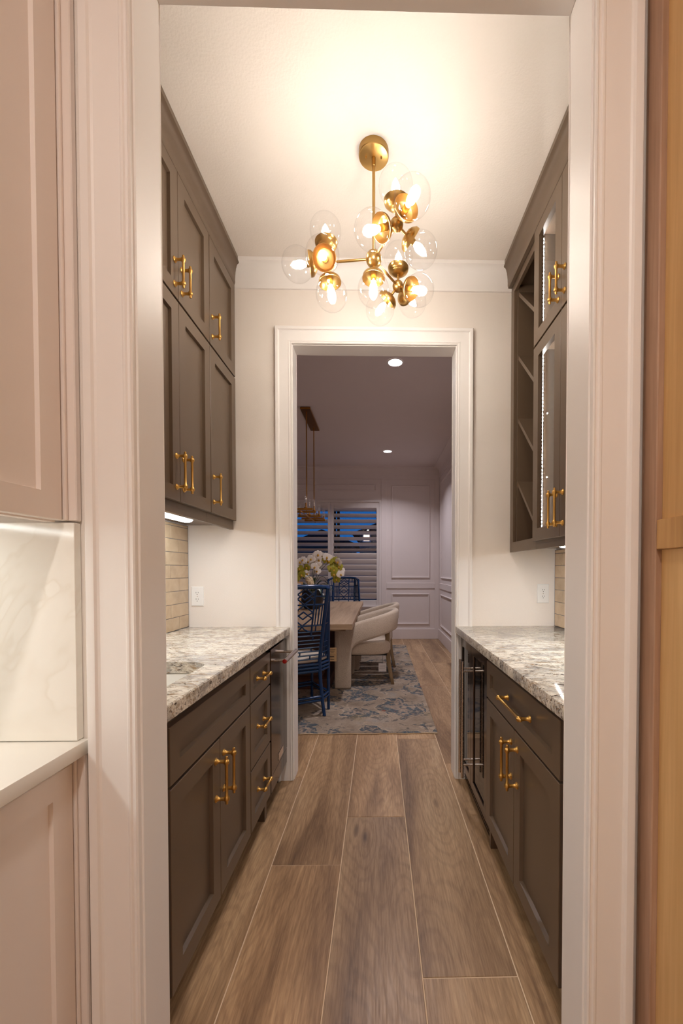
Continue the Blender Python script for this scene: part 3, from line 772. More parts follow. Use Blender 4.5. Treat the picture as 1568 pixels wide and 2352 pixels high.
# ---------- tile backsplash (pieces of the side walls)
tm = MB().box(-0.004, 0.004, -0.1505, 0.1505, -0.0352, 0.0352).mesh('tile', M['tile'], bevel=0.0012)
def tiles(side, wall, xw, z0, z1, y_end, off):
    p = 0.0728; L = 0.3035
    MB().box(min(xw, xw+side*0.009), max(xw, xw+side*0.009), YN1+0.001, YB0-0.001, z0, z1).build('grout_bed', M['grout'], wall)
    cuts = {}
    r = 0; z = z0 + 0.001
    while z < z1 - 0.01:
        h = min(p, z1 - z)
        j = off[r % 3]
        ys = [YN1+0.004] + [q for q in [j - k*L for k in range(8)][::-1] if YN1+0.02 < q < y_end-0.01] + [y_end]
        for a, c in zip(ys[:-1], ys[1:]):
            full = abs((c-a)-L) < 0.002 and h > p-0.001
            if full: me = tm
            else:
                key = (round(c-a, 3), round(h, 3))
                if key not in cuts: cuts[key] = MB().box(-0.004, 0.004, -(c-a)/2+0.0012, (c-a)/2-0.0012, -h/2+0.0012, h/2-0.0012).mesh('tile', M['tile'], bevel=0.0012)
                me = cuts[key]
            inst('tile', me, wall, (xw+side*0.0065, (a+c)/2, z+h/2))
        z += p; r += 1
WL = bpy.data.objects['wall_left']; WR = bpy.data.objects['wall_right']
tiles(1, WL, XL, CT+0.001, 1.53, YB0-0.006, [2.345+0.3035*0, 2.252, 2.152])
tiles(-1, WR, XR, CT+0.001, 1.39, YB0-0.006, [2.152, 2.252, 2.355])

# ---------- outlets
def outlet(x, z, label):
    y = YB0-0.0005
    t = thing('outlet', label, 'outlet', (x, y, z))
    MB().rings((x-0.036, y, z-0.058), (1,0,0), (0,0,1), (0,-1,0), 0.072, 0.116, [(0,0),(0,0.003),(0.003,0.0058)]).build('cover_plate', M['plastic'], t)
    for dz in (0.0195, -0.0195):
        f = MB(); pts = []
        for i in range(20):
            a = 2*PI*i/20; pts.append((0.0172*math.cos(a), max(-0.0145, min(0.0145, 0.0172*math.sin(a)))))
        f.loops([[V(x+px, y-q, z+dz+pz) for px, pz in pts] for q in (0.0059, 0.0072)])
        fo = f.build('receptacle', M['plastic'], t)
        s = MB(); yy0, yy1 = y-0.0078, y-0.0073
        s.box(x-0.0075, x-0.0055, yy0, yy1, z+dz-0.001, z+dz+0.008); s.box(x+0.0055, x+0.0075, yy0, yy1, z+dz, z+dz+0.007)
        s.lathe([(0.0024,0),(0.0024,0.0005)], (x, yy1, z+dz-0.0075), (0,-1,0), 10); s.build('slots', M['slot'], fo)
    MB().lathe([(0.0024,0),(0.0018,0.0008)], (x, y-0.0059, z), (0,-1,0), 10).build('screw', M['bar'], t)
outlet(-1.078, 1.112, 'white duplex outlet on the wall above the ice maker counter')
outlet(0.999, 1.127, 'white duplex outlet on the wall above the wine cooler counter')

# ================================================================== pantry chandelier
def chandelier():
    H = V(-0.019, 1.784, 2.604)
    t = thing('globe_chandelier', 'brass chandelier with clusters of clear glass globes and lit candle bulbs', 'chandelier', (H.x, H.y, ZC))
    MB().lathe([(0.0635,0),(0.0635,0.026),(0.0615,0.029),(0.058,0.030),(0.0,0.030)], (H.x, H.y, ZC-0.001), (0,0,-1), 40, True, False).build('canopy', M['brass'], t, smooth=30)
    for s in (-1, 1): MB().lathe([(0.0035,0),(0.0035,0.008),(0.002,0.010)], (H.x+s*0.033, H.y-0.004, ZC-0.031), (0,0,-1), 10).build('canopy_screw', M['brass'], t, smooth=40)
    MB().lathe([(0.0085,0),(0.0085,0.035),(0.0065,0.037),(0.0065,H.z*0-0+ (ZC-0.031-H.z))], (H.x, H.y, ZC-0.031), (0,0,-1), 16).build('rod', M['brass'], t, smooth=40)
    J = {'H': H, 'A': V(0.073, 1.64, 2.631), 'B': V(-0.217, 1.78, 2.583), 'C': V(0.093, 1.95, 2.603)}
    MB().ball(H, 0.034, 24, 14, (1,1,1.05)).build('hub', M['brass'], t, smooth=60)
    for k in 'ABC':
        MB().tube([H, J[k]], 0.0055, 12).build('arm', M['brass'], t, smooth=40)
        MB().ball(J[k], 0.026, 20, 12).build('joint', M['brass'], t, smooth=60)
    R = 0.067
    # one globe assembly along +Z, origin at the joint
    def parts(L):
        d = L - R
        stem = MB().tube([(0,0,0.02), (0,0,d+0.01)], 0.0055, 12).mesh('stem', M['brass'], smooth=40)
        cup = MB().lathe([(0.006, d-0.016), (0.020, d-0.015), (0.034, d-0.008), (0.044, d+0.006), (0.0475, d+0.017), (0.0485, d+0.017), (0.0462, d+0.004), (0.036, d-0.006), (0.020, d-0.012), (0.0, d-0.013)], (0,0,0), (0,0,1), 28, True, False).mesh('cup', M['brass'], smooth=40)
        sock = MB().lathe([(0.0125, d-0.010), (0.0125, d+0.026), (0.0115, d+0.030), (0.008, d+0.030)], (0,0,0), (0,0,1), 16).mesh('socket', M['brass'], smooth=40)
        bul = MB().lathe([(0.0075, d+0.031), (0.010, d+0.036), (0.0145, d+0.046), (0.0165, d+0.056), (0.0155, d+0.066), (0.0115, d+0.078), (0.006, d+0.089), (0.001, d+0.097)], (0,0,0), (0,0,1), 12).mesh('bulb', M['bulb'], smooth=60)
        gl = MB(); prof = []
        for i in range(19):
            a = math.asin(0.040/R) + (PI - math.asin(0.040/R))*i/18
            prof.append((max(0.0004, R*math.sin(a)), L - R*math.cos(a)))
        g = gl.lathe(prof, (0,0,0), (0,0,1), 32, False, True).mesh('globe', M['globe'], smooth=80)
        return stem, cup, sock, bul, g
    P = [('A',(-0.03,-0.07,1.0),.140),('A',(0.37,-0.93,-0.06),.140),('A',(-0.69,-0.47,-0.55),.140),('A',(0.79,0.40,-0.46),.128),
         ('C',(0.02,0.07,1.0),.140),('C',(0.66,-0.56,-0.50),.140),('C',(0.63,0.77,-0.11),.122),('C',(-0.66,0.26,-0.70),.128),
         ('H',(-0.01,-0.08,-1.0),.140),('B',(0.13,-0.04,-0.99),.140),('B',(-0.99,-0.08,-0.15),.126),('B',(-0.03,-0.89,-0.45),.140),('B',(-0.06,0.06,1.0),.140)]
    cache = {}
    for j, u, L in P:
        if L not in cache: cache[L] = parts(L)
        q = V(0,0,1).rotation_difference(Vector(u).normalized()).to_euler()
        st, cu, so, bu, gl = cache[L]
        inst('stem', st, t, J[j], q)
        c = inst('cup', cu, t, J[j], q)
        def sub(nm, me):
            o = bpy.data.objects.new(nm, me); COL.objects.link(o); o.parent = c
        sub('socket', so); sub('bulb', bu); sub('globe', gl)
chandelier()

# ================================================================== kitchen side, in front of the opening
KXL, KXU = -0.640, -0.648
def kitchen_left():
    y0, y1 = -0.62, YN0-0.002
    t = thing('kitchen_base_cabinet', 'off-white shaker base cabinet under the white quartz counter', 'cabinet', (-0.95, 0.2, 0))
    MB().box(-1.268, KXL-FF-0.001, y0, y1, 0.10, 0.878).build('body', M['kcab'], t)
    MB().box(-1.268, KXL-0.09, y0, y1, 0.001, 0.0995).build('toe_kick', M['kcab'], t)
    for a, c in ((0.10, 0.862), (-0.61, 0.095)):
        shaker('door', t, M['kcab'], 1, a, c, 0.115, 0.865, KXL, w=0.052, rec=0.008)
    MB().box(KXL-FF, KXL+0.004, 0.8645, 0.8715, 0.10, 0.878).build('filler_strip', M['kcab'], t, bevel=0.002)
    MB().box(KXL-FF, -0.622, 0.872, y1-0.001, 0.10, 0.878).build('scribe_strip', M['kcab'], t, bevel=0.002)
    c = MB().box(-1.268, -0.617, y0, YN0-0.0015, 0.8795, 0.910)
    tag(c.build('kitchen_countertop', M['marble'], bevel=0.003, segs=2, smooth=35), 'plain white quartz countertop on the off-white kitchen cabinet', 'countertop')
    b = MB().box(-1.268, -0.631, 0.865, YN0-0.0015, 0.911, 1.368)
    tag(b.build('backsplash_slab', M['marble'], bevel=0.001), 'white quartz backsplash slab with tan veining above the kitchen counter', 'backsplash')
    u = thing('kitchen_upper_cabinet', 'off-white shaker upper cabinet above the veined quartz backsplash', 'cabinet', (-0.95, 0.2, 1.37))
    MB().box(-1.268, KXU-FF-0.001, y0, YN0-0.0015, 1.385, 3.055).build('body', M['kcab'], u)
    MB().box(KXU-FF-0.02, KXU-FF, y0, 0.8645, 1.369, 1.3845).build('light_rail', M['kcab'], u)
    for a, c in ((0.10, 0.856), (-0.61, 0.095)):
        shaker('door', u, M['kcab'], 1, a, c, 1.372, 2.95, KXU, w=0.052, rec=0.008)
    MB().box(KXU-FF, KXU+0.004, 0.8595, 0.868, 1.372, 3.055).build('filler_strip', M['kcab'], u, bevel=0.002)
    MB().box(KXU-FF, -0.628, 0.8685, YN0-0.002, 1.372, 3.055).build('scribe_strip', M['kcab'], u, bevel=0.002)
    l = thing('kitchen_light_bar_offscreen', 'white LED light bar under the off-white kitchen upper cabinet', 'light', (-0.9, 0.3, 1.384))
    MB().box(-0.93, -0.87, -0.3, 0.80, 1.378, 1.384).build('housing', M['plastic'], l)
    MB().box(-0.925, -0.875, -0.29, 0.79, 1.372, 1.3775).build('diffuser_offscreen', M['kunder'], l)
kitchen_left()
def tall_wood():
    xf = 0.566; y0, y1 = -0.62, YN0-0.003
    t = thing('tall_wood_cabinet', 'tall wooden cabinet with brown frame and golden oak recessed panels', 'cabinet', (0.88, 0.2, 0))
    MB().box(xf+0.024, 1.198, y0, y1, 0.001, 3.05).build('body', M['walnut'], t)
    # frame pieces
    MB().box(xf+0.006, xf+0.0235, 0.868, y1, 0.001, 3.05).build('scribe', M['walnut'], t, bevel=0.002)
    MB().box(xf, xf+0.0235, 0.826, 0.8665, 0.001, 3.05).build('stile', M['walnut'], t, bevel=0.002)
    MB().box(xf, xf+0.0235, 0.10, 0.16, 0.001, 3.05).build('stile', M['walnut'], t, bevel=0.002)
    for (a, c) in ((0.001, 0.11), (1.312, 1.372), (2.96, 3.05)):
        MB().box(xf+0.001, xf+0.0235, 0.1605, 0.8255, a, c).build('rail', M['fwood'], t, bevel=0.0015)
    for (a, c) in ((0.1105, 1.3115), (1.3725, 2.9595)):
        MB().box(xf+0.013, xf+0.0235, 0.1605, 0.8255, a, c).build('panel', M['oak'], t)
tall_wood()
def downlight(x, y, z, r, lens, label, group=None, watts=0, name='recessed_light', lname='lens'):
    t = thing(name, label, 'light', (x, y, z-0.001), group=group)
    MB().lathe([(r+0.012,0),(r+0.012,0.002),(r+0.004,0.006),(r,0.005),(r,0.001)], (x, y, z-0.0008), (0,0,-1), 32, False, False).build('trim_ring', M['plastic'], t, smooth=40)
    MB().lathe([(r-0.0005,0),(r*0.6,0.0005),(0.001,0.001)], (x, y, z-0.0028), (0,0,-1), 32).build(lname, lens, t, smooth=40)
    if watts:
        ld = bpy.data.lights.new('downlight_beam', 'AREA'); ld.shape = 'DISK'; ld.size = 2*r; ld.energy = watts; ld.color = (0.98, 0.93, 1.0); ld.spread = math.radians(125)
        lo = bpy.data.objects.new('beam', ld); COL.objects.link(lo); lo.parent = t; lo.location = (0, 0, -0.0045)
for x, y, nm, lab in ((-0.1, -0.5, 'ceiling', 'recessed kitchen ceiling light between the off-white and wooden cabinets'), (-0.1, -2.0, 'kitchen', 'recessed kitchen ceiling light by the back wall of the kitchen')):
    downlight(x, y, ZC, 0.07, M['kdown'], lab, 'kitchen ceiling lights', name=nm+'_light_offscreen', lname=nm+'_lens_offscreen')

# ================================================================== dining room
for x, y, lab in ((0.152, 3.70, 'round recessed ceiling light just inside the dining room doorway'), (0.146, 6.45, 'round recessed ceiling light near the panelled far wall')):
    downlight(x, y, ZD, 0.062, M['down'], lab, watts=DINE)

# rug
rb = MB(); RX0, RX1, RY0, RY1 = -2.08, 0.46, 3.145, 6.88
NX, NY = 40, 12
rug = thing('area_rug', 'faded beige area rug with blue and rust floral pattern under the table', 'rug', ((RX0+RX1)/2, (RY0+RY1)/2, 0))
rb.box(RX0, RX1, RY0, RY1, 0.001, 0.009); rb.build('pile', M['rug'], rug, bevel=0.003)
pts = [(RX0+0.002+(RX1-RX0-0.004)*i/60, RY0-0.006+0.005*math.sin(i*0.9)+0.003*math.sin(i*2.3), 0.0050) for i in range(61)]
MB().tube(pts, 0.0039, 6).build('fringe', M['fringe'], rug, smooth=60)

# table
def dining_table():
    x0, x1, y0, y1 = -1.35, -0.245, 3.855, 6.645
    t = thing('dining_table', 'long oak dining table with thick plank top on a brown base', 'table', ((x0+x1)/2, (y0+y1)/2, 0.009))
    MB().box(x0, x1, y0+0.004, y1, 0.704, 0.76).build('tabletop', M['table'], t, bevel=0.003)
    MB().box(x0+0.002, x1-0.002, y0, y0+0.0035, 0.706, 0.757).build('end_board', M['tedge'], t)
    MB().box(x0+0.09, x1-0.07, y0+0.09, y1-0.09, 0.68, 0.7035).build('apron', M['table'], t)
    MB().box(-1.09, -0.51, 4.31, 6.2, 0.010, 0.115).build('plinth', M['plinth'], t, bevel=0.004)
    for a, c in ((4.45, 4.62), (5.88, 6.05)):
        MB().box(-1.0, -0.60, a, c, 0.1155, 0.6795).build('pedestal', M['plinth'], t, bevel=0.006)
dining_table()

# ---- blue bamboo chairs
def blue_chair(label, loc, rz, group):
    t = thing('bamboo_chair', label, 'chair', loc, rz, group, local=True)
    B = M['blue']; a = 0.18; wx, wy = 0.117, 0.0975
    SEATZ, TOPZ = 0.45, 1.115
    lean = lambda z: -0.21*max(0, (z-SEATZ)/(1.13-SEATZ))**1.15
    def P(x, z, f=0): # point on the back; |x|<=a centre panel, beyond: wing
        s = 1 if x >= 0 else -1; e = max(0, abs(x)-a)
        if e == 0: return V(x*(1+0.06*max(0,(z-SEATZ))), lean(z)+f, z)
        k = e/0.152; g = max(0, min(1, (z-SEATZ)/0.65)); kx = k*(1-0.42*g); k = k*(1+0.2*g)
        return V(s*(a+wx*kx)*(1+0.06*max(0,(z-SEATZ))), lean(z)*(1-0.25*k)+wy*k+f, z)
    def rod(nm, pts, r, seg=8): return MB().tube(pts, r, seg).build(nm, B, t, smooth=50)
    wtop = a+0.152
    # posts
    for s in (-1, 1):
        rod('rear_leg', [V(s*0.205, -0.055, 0.004), V(s*0.197, -0.03, 0.12), V(s*0.188, -0.008, 0.28), P(s*a, 0.45)], [0.014, 0.015, 0.016, 0.017], 10)
        rod('back_post', [P(s*a, z) for z in (0.45, 0.62, 0.8, 0.95, TOPZ)], 0.0165, 10)
        rod('wing_leg', [V(s*0.297, 0.095, 0.003), V(s*0.297, 0.0975, 0.25), P(s*wtop, 0.45)], [0.013, 0.014, 0.015], 10)
        rod('wing_post', [P(s*wtop, z) for z in (0.45, 0.65, 0.85, 1.0, TOPZ-0.03)], 0.015, 10)
        rod('front_leg', [V(s*0.262, 0.47, 0.003), V(s*0.262, 0.465, 0.2), V(s*0.262, 0.46, 0.45)], [0.013, 0.014, 0.016], 10)
    top = [P(-wtop, TOPZ-0.03), P(-(a+0.09), TOPZ-0.012), P(-(a+0.03), TOPZ), P(-a*0.6, TOPZ+0.008), P(0, TOPZ+0.01), P(a*0.6, TOPZ+0.008), P(a+0.03, TOPZ), P(a+0.09, TOPZ-0.012), P(wtop, TOPZ-0.03)]
    rod('top_rail', top, 0.019, 10)
    # fretwork
    F = 0.0062; c = 0.082
    def fret(x0, z0, x1, z1, r=F): rod('fret_bar', [P(x0, z0), P((x0+x1)/2, (z0+z1)/2), P(x1, z1)], r, 6)
    for s in (-1, 1):
        fret(s*c, 0.70, s*c, TOPZ, 0.0085)
        fret(s*c, 1.045, s*a, 1.045); fret(s*0.135, 1.045, s*0.135, TOPZ-0.01)
        for q in (0.104, 0.128, 0.152): fret(s*q, 0.975, s*q, 0.80)
        fret(s*0.115, 0.80, s*0.115, 0.745)
        fret(s*(a+0.05), 0.99, s*(a+0.05), TOPZ-0.03); fret(s*(a+0.10), 0.99, s*(a+0.10), TOPZ-0.04)
        fret(s*a, 0.99, s*wtop, 0.99); fret(s*a, 0.80, s*wtop, 0.80)
        for q in (0.03, 0.062, 0.094, 0.125): fret(s*(a+q), 0.50, s*(a+q), 0.99)
        for z in (0.50, 0.545, 0.59, 0.635): fret(s*a, z, s*wtop, z)
    fret(-a, 0.975, a, 0.975, 0.007); fret(-a, 0.795, a, 0.795, 0.007); fret(-a, 0.74, a, 0.74); fret(-a, 0.705, a, 0.705, 0.0085)
    m1, h1 = 1.045, 0.067      # upper double diamonds
    for s in (-1, 1):
        fret(0, m1+h1, s*c, m1); fret(0, m1-h1, s*c, m1)
        fret(s*c*0.0, m1+h1*0.42, s*c*0.42, m1); fret(s*c*0.0, m1-h1*0.42, s*c*0.42, m1)
        fret(s*c, m1+h1*0.55, s*c*0.42, m1-0.002); fret(s*c, m1-h1*0.55, s*c*0.42, m1+0.002)
    m2, h2 = 0.885, 0.088      # lower diamonds
    for s in (-1, 1):
        fret(0, m2+h2, s*c, m2+0.02); fret(0, m2-h2, s*c, m2-0.02)
        fret(0, m2+0.032, s*0.038, m2); fret(0, m2-0.032, s*0.038, m2)
        fret(s*c, m2+0.028, s*0.038, m2); fret(s*c, m2-0.028, s*0.038, m2)
        rod('fret_bar', [P(0, 0.79), P(s*0.02, 0.765), P(s*0.05, 0.748), P(s*c, 0.742)], F, 6)
    for z in (0.665, 0.635, 0.60, 0.565, 0.53, 0.495): fret(-a, z, a, z, 0.0068)
    for (x, z0, z1) in ((0.095, 0.60, 0.565), (-0.095, 0.60, 0.565), (0.0, 0.565, 0.53), (0.09, 0.53, 0.495), (-0.09, 0.53, 0.495), (0.10, 0.705, 0.665), (-0.10, 0.705, 0.665)): fret(x, z0, x, z1)
    # seat frame of triple rods, stretchers, cushion
    pl = [V(-a,0,0), V(-wtop*0.895,wy,0), V(-0.262,0.46,0), V(0.262,0.46,0), V(wtop*0.895,wy,0), V(a,0,0)]
    for z in (0.385, 0.415, 0.445):
        for i in range(6):
            p, q = pl[i], pl[(i+1) % 6]; rod('seat_rail', [p+V(0,0,z), q+V(0,0,z)], 0.0135, 8)
    for z in (0.135, 0.165):
        rod('stretcher', [V(-0.195,-0.025,z), V(0.195,-0.025,z)], 0.0115, 8)
        rod('stretcher', [V(-0.262,0.467,z), V(0.262,0.467,z)], 0.0115, 8)
        for s in (-1, 1): rod('stretcher', [V(s*0.195,-0.025,z), V(s*0.297,0.096,z)], 0.0105, 8); rod('stretcher', [V(s*0.297,0.096,z), V(s*0.262,0.467,z)], 0.0105, 8)
    ls = []
    for q, z in ((0.94, 0.458), (0.985, 0.466), (0.985, 0.488), (0.94, 0.498)):
        ls.append([V(p.x*q, 0.24+(p.y-0.24)*q+0.008, z) for p in pl])
    MB().loops(ls).build('cushion', M['cush'], t, bevel=0.006)
    return t
c1 = blue_chair('blue lacquered bamboo lattice chair at the table end by the pantry doorway', (-0.672, 3.470, 0.009), math.radians(27), 'blue bamboo dining chairs')
c2 = copy_tree(c1); c2.location = (-0.60, 7.03, 0.009); c2.rotation_euler = (0, 0, PI)
c2['label'] = 'blue lacquered bamboo lattice chair at the table end by the shutters'

# ---- cream boucle armchairs
def boucle_chair(label, loc, rz, group):
    t = thing('boucle_armchair', label, 'chair', loc, rz, group, local=True)
    hw, yb = 0.285, -0.275
    path = []   # (x, y, zb)
    zbot = lambda y: 0.462 + (0.18-y)*0.32
    front = [(0.352, 0.004), (0.34, 0.003), (0.30, 0.002), (0.24, 0.002), (0.195, 0.003), (0.181, 0.02), (0.179, 0.38), (0.168, 0.425), (0.15, 0.45), (0.12, 0.475), (0.08, zbot(0.08)), (0.03, zbot(0.03))]
    for y, zb in front: path.append((hw, y, zb))
    for i in range(1, 24):
        a = PI*i/24; y = yb*math.sin(a)**0.9; x = hw*math.cos(a)
        x = hw*(abs(math.cos(a))**0.85)*(1 if math.cos(a) >= 0 else -1)
        path.append((x, y, zbot(max(y, -0.27))))
    for y, zb in reversed(front): path.append((-hw, y, zb))
    n = len(path); ls = []
    for i, (x, y, zb) in enumerate(path):
        zt = 0.696 + (0.155-y)*0.31
        k = i
        p0, p1 = V(path[max(i-1,0)][0], path[max(i-1,0)][1], 0), V(path[min(i+1,n-1)][0], path[min(i+1,n-1)][1], 0)
        tg = (p1-p0).normalized(); nr = V(tg.y, -tg.x, 0)
        th = 0.036 if 0 < i < n-1 else 0.026
        if i in (0, n-1): zt -= 0.012
        out = []; r = 0.03
        lay = max(0, zb-0.35)*0.0
        for dn, z in ((-th, zb+r), (-th*0.85, zb+r*0.3), (-th*0.4, zb), (th*0.4, zb), (th*0.85, zb+r*0.3), (th, zb+r), (th, (zb+zt)/2), (th, zt-r), (th*0.8, zt-r*0.3), (th*0.3, zt), (-th*0.3, zt), (-th*0.8, zt-r*0.3), (-th, zt-r), (-th, (zb+zt)/2)):
            lean = -0.03*max(0, (z-0.45)/0.4)*max(0, min(1, (0.05-y)/0.3))
            out.append(V(x, y+lean, z) + nr*dn)
        ls.append(out)
    MB().loops(ls).build('arm_shell', M['bcl'], t, smooth=70)
    def plan(q):
        r = []
        for i in range(40):
            a = 2*PI*i/40; ca, sa = math.cos(a), math.sin(a)
            r.append((0.247*q*math.copysign(abs(ca)**0.55, ca), 0.045+0.29*q*math.copysign(abs(sa)**0.6, sa)))
        return r
    b = MB(); b.loops([[V(x, y, z) for x, y in plan(q)] for q, z in ((0.90,0.345),(0.965,0.355),(1.0,0.385),(1.0,0.455),(0.97,0.478),(0.90,0.488),(0.6,0.494))]); b.build('seat', M['bcl'], t, smooth=60)
    for s in (-1, 1):
        b = MB(); ls = []
        for (y, z, w, d) in ((-0.268, 0.001, 0.016, 0.017), (-0.245, 0.10, 0.017, 0.020), (-0.222, 0.24, 0.018, 0.023), (-0.208, 0.40, 0.018, 0.025), (-0.208, 0.56, 0.018, 0.024), (-0.232, 0.66, 0.016, 0.02)):
            ls.append([V(s*0.125-w, y-d, z), V(s*0.125+w, y-d, z), V(s*0.125+w, y+d, z), V(s*0.125-w, y+d, z)])
        b.loops(ls).build('rear_leg', M['leg'], t, bevel=0.003, smooth=50)
    MB().box(-0.2, 0.2, -0.2, 0.2, 0.335, 0.3445).build('seat_base', M['dark'], t)
    return t
b1 = boucle_chair('cream boucle barrel armchair with a white tag hanging under its seat', (-0.108, 4.615, 0.009), PI/2, 'cream boucle armchairs')
b2 = copy_tree(b1); b2.location = (-0.058, 5.415, 0.009)
b2['label'] = 'cream boucle barrel armchair without a tag, tucked under the table'

# tags
def hang_tag(x, y, z0, z1, w, zs_, mat, lines, label, ink):
    t = thing('price_tag', label, 'tag', (x, y, z0))
    MB().box(x-w/2, x+w/2, y-0.0006, y+0.0006, z0, z1).build('card', mat, t)
    MB().tube([(x, y, z1-0.004), (x+0.004, y, zs_)], 0.0012, 5).build('string', M['dark'], t)
    b = MB()
    for (f0, f1, zz, h) in lines: b.box(x-w/2+w*f0, x-w/2+w*f1, y-0.0012, y-0.0007, z0+(z1-z0)*zz, z0+(z1-z0)*zz+h)
    b.build('print', ink, t)
hang_tag(0.045, 4.47, 0.155, 0.248, 0.085, 0.345, M['paper'], [(0.12,0.9,0.75,0.003),(0.12,0.88,0.62,0.003),(0.12,0.9,0.48,0.003),(0.12,0.8,0.34,0.003)], 'blank-backed white tag on a string under the boucle armchair', M['greyink'])
hang_tag(-0.447, 4.0, 0.375, 0.51, 0.075, 0.68, M['kraft'], [(0.15,0.85,0.84,0.004),(0.2,0.75,0.72,0.004),(0.3,0.65,0.60,0.004),(0.15,0.85,0.46,0.002),(0.12,0.70,0.30,0.010),(0.2,0.7,0.12,0.006)], 'tan price tag with dark print hanging from the oak table', M['ink'])

# ---- orchids on the table
def orchids():
    Y = 5.40; X = -0.87; Z0 = 0.7605
    t = thing('orchid_arrangement', 'white and green orchids arching out of a dark bowl on the oak table', 'plant', (X, Y, Z0))
    MB().lathe([(0.09,0),(0.125,0.03),(0.15,0.12),(0.145,0.20),(0.13,0.24),(0.12,0.24),(0.115,0.21),(0.0,0.20)], (X, Y, Z0), (0,0,1), 28, True, False).build('bowl', M['pot'], t, smooth=50)
    def bloom(mat):
        b = MB()
        for k, (ln, wd, a0) in enumerate(((0.040,0.020,90),(0.044,0.030,20),(0.044,0.030,160),(0.040,0.019,-40),(0.040,0.019,220))):
            a = math.radians(a0); d = V(math.cos(a), 0, math.sin(a)); p = V(-math.sin(a), 0, math.cos(a))
            pts = [V(0,0,0), d*ln*0.35+p*wd*0.7+V(0,-0.004,0), d*ln*0.75+p*wd*0.75+V(0,-0.003,0), d*ln+V(0,0.004,0), d*ln*0.75-p*wd*0.75+V(0,-0.003,0), d*ln*0.35-p*wd*0.7+V(0,-0.004,0), d*ln*0.55+V(0,-0.007,0)]
            b.add(pts, [(0,1,6),(1,2,6),(2,3,6),(3,4,6),(4,5,6),(5,0,6)])
        b.cm = 1; b.ball((0,-0.010,-0.006), 0.009, 8, 6, (1,1.2,1.3))
        return b.mesh('bloom', [mat, M['lip']], smooth=60)
    wm, gm = bloom(M['white_petal']), bloom(M['green_petal'])
    wp = [(-0.981,1.371),(-0.938,1.394),(-0.888,1.379),(-0.838,1.409),(-0.784,1.448),(-0.753,1.464),(-0.757,1.398),(-0.715,1.448),(-0.676,1.44),(-0.645,1.429),(-0.761,1.332),(-0.796,1.309),(-0.777,1.255),(-0.499,1.371),(-0.476,1.255),(-0.472,1.216),(-0.599,1.41),(-1.035,1.324),(-0.908,1.224),(-0.815,1.394)]
    gp = [(-0.653,1.394),(-0.615,1.379),(-0.584,1.34),(-0.599,1.294),(-0.537,1.386),(-0.53,1.332),(-0.491,1.309),(-0.553,1.27),(-0.592,1.274),(-0.553,1.216),(-0.53,1.146),(-0.993,1.286),(-0.954,1.255),(-0.892,1.301),(-1.02,1.224),(-0.962,1.209),(-1.024,1.162),(-1.008,1.263)]
    rr = random.Random(3)
    for lst, me, nm in ((wp, wm, 'white_bloom'), (gp, gm, 'green_bloom')):
        for (x, z) in lst:
            inst(nm, me, t, (x, 5.2+rr.uniform(-0.07, 0.05), z), (rr.uniform(-0.25,0.35), rr.uniform(-0.5,0.5), rr.uniform(-0.7,0.5)), (rr.uniform(1.2,1.45),)*3)
    S0 = V(X, Y, Z0+0.2)
    for pts in ([(-0.86,5.22,1.15),(-0.92,5.21,1.33),(-1.0,5.2,1.36),(-1.05,5.18,1.30)], [(-0.84,5.23,1.2),(-0.82,5.23,1.38),(-0.75,5.22,1.45),(-0.66,5.21,1.43),(-0.60,5.2,1.40)],
                [(-0.80,5.22,1.15),(-0.74,5.22,1.30),(-0.64,5.21,1.40),(-0.54,5.2,1.35),(-0.49,5.19,1.25),(-0.48,5.18,1.2)], [(-0.80,5.24,1.12),(-0.72,5.23,1.28),(-0.62,5.22,1.38),(-0.56,5.21,1.30),(-0.54,5.2,1.16)],
                [(-0.88,5.2,1.12),(-0.95,5.2,1.24),(-1.0,5.19,1.28),(-1.02,5.18,1.2)], [(-0.83,5.2,1.15),(-0.80,5.19,1.28),(-0.77,5.18,1.35)]):
        MB().tube([S0]+pts, 0.0035, 5).build('stem', M['stemg'], t, smooth=50)
    def leaf(a, ln, up, droop, w):
        b = MB(); ls = []
        d = V(math.cos(a), math.sin(a), 0); p = V(-math.sin(a), math.cos(a), 0)
        for i in range(7):
            k = i/6; c = S0+V(0,0,0.01)+d*ln*k+V(0,0,up*math.sin(k*PI*0.75)-droop*k*k); ww = w*math.sin(PI*min(0.98, 0.12+k*0.86))
            ls.append([c-p*ww, c+V(0,0,-0.008), c+p*ww])
        b.loops(ls, False, False, closed=False); return b.build('leaf', M['leafg'], t, smooth=60)
    for a, ln, up, dr, w in ((-0.2,0.30,0.16,0.10,0.035),(0.5,0.26,0.2,0.1,0.03),(2.9,0.28,0.17,0.08,0.032),(-2.6,0.26,0.15,0.05,0.035),(-1.5,0.22,0.17,0.10,0.035),(-0.9,0.27,0.13,0.14,0.034),(1.6,0.22,0.22,0.05,0.03),(3.6,0.2,0.21,0.02,0.026),(-0.5,0.24,0.06,0.16,0.03),(0.1,0.2,0.22,0.0,0.025),(2.4,0.2,0.24,0.0,0.025)):
        leaf(a, ln, up, dr, w)
    # speckled dried pod leaning out of the bowl
    b = MB(); b.lathe([(0.005,0),(0.026,0.014),(0.036,0.042),(0.044,0.078),(0.050,0.108),(0.042,0.134),(0.019,0.149),(0.002,0.152)], (-0.805, 5.06, 1.05), (-0.42, 0, 0.9), 16); b.build('dried_pod', M['speck'], t, smooth=60)
    MB().tube([(-0.805,5.05,1.045), (-0.815,5.12,0.97)], 0.004, 6).build('pod_stem', M['stemg'], t)
orchids()
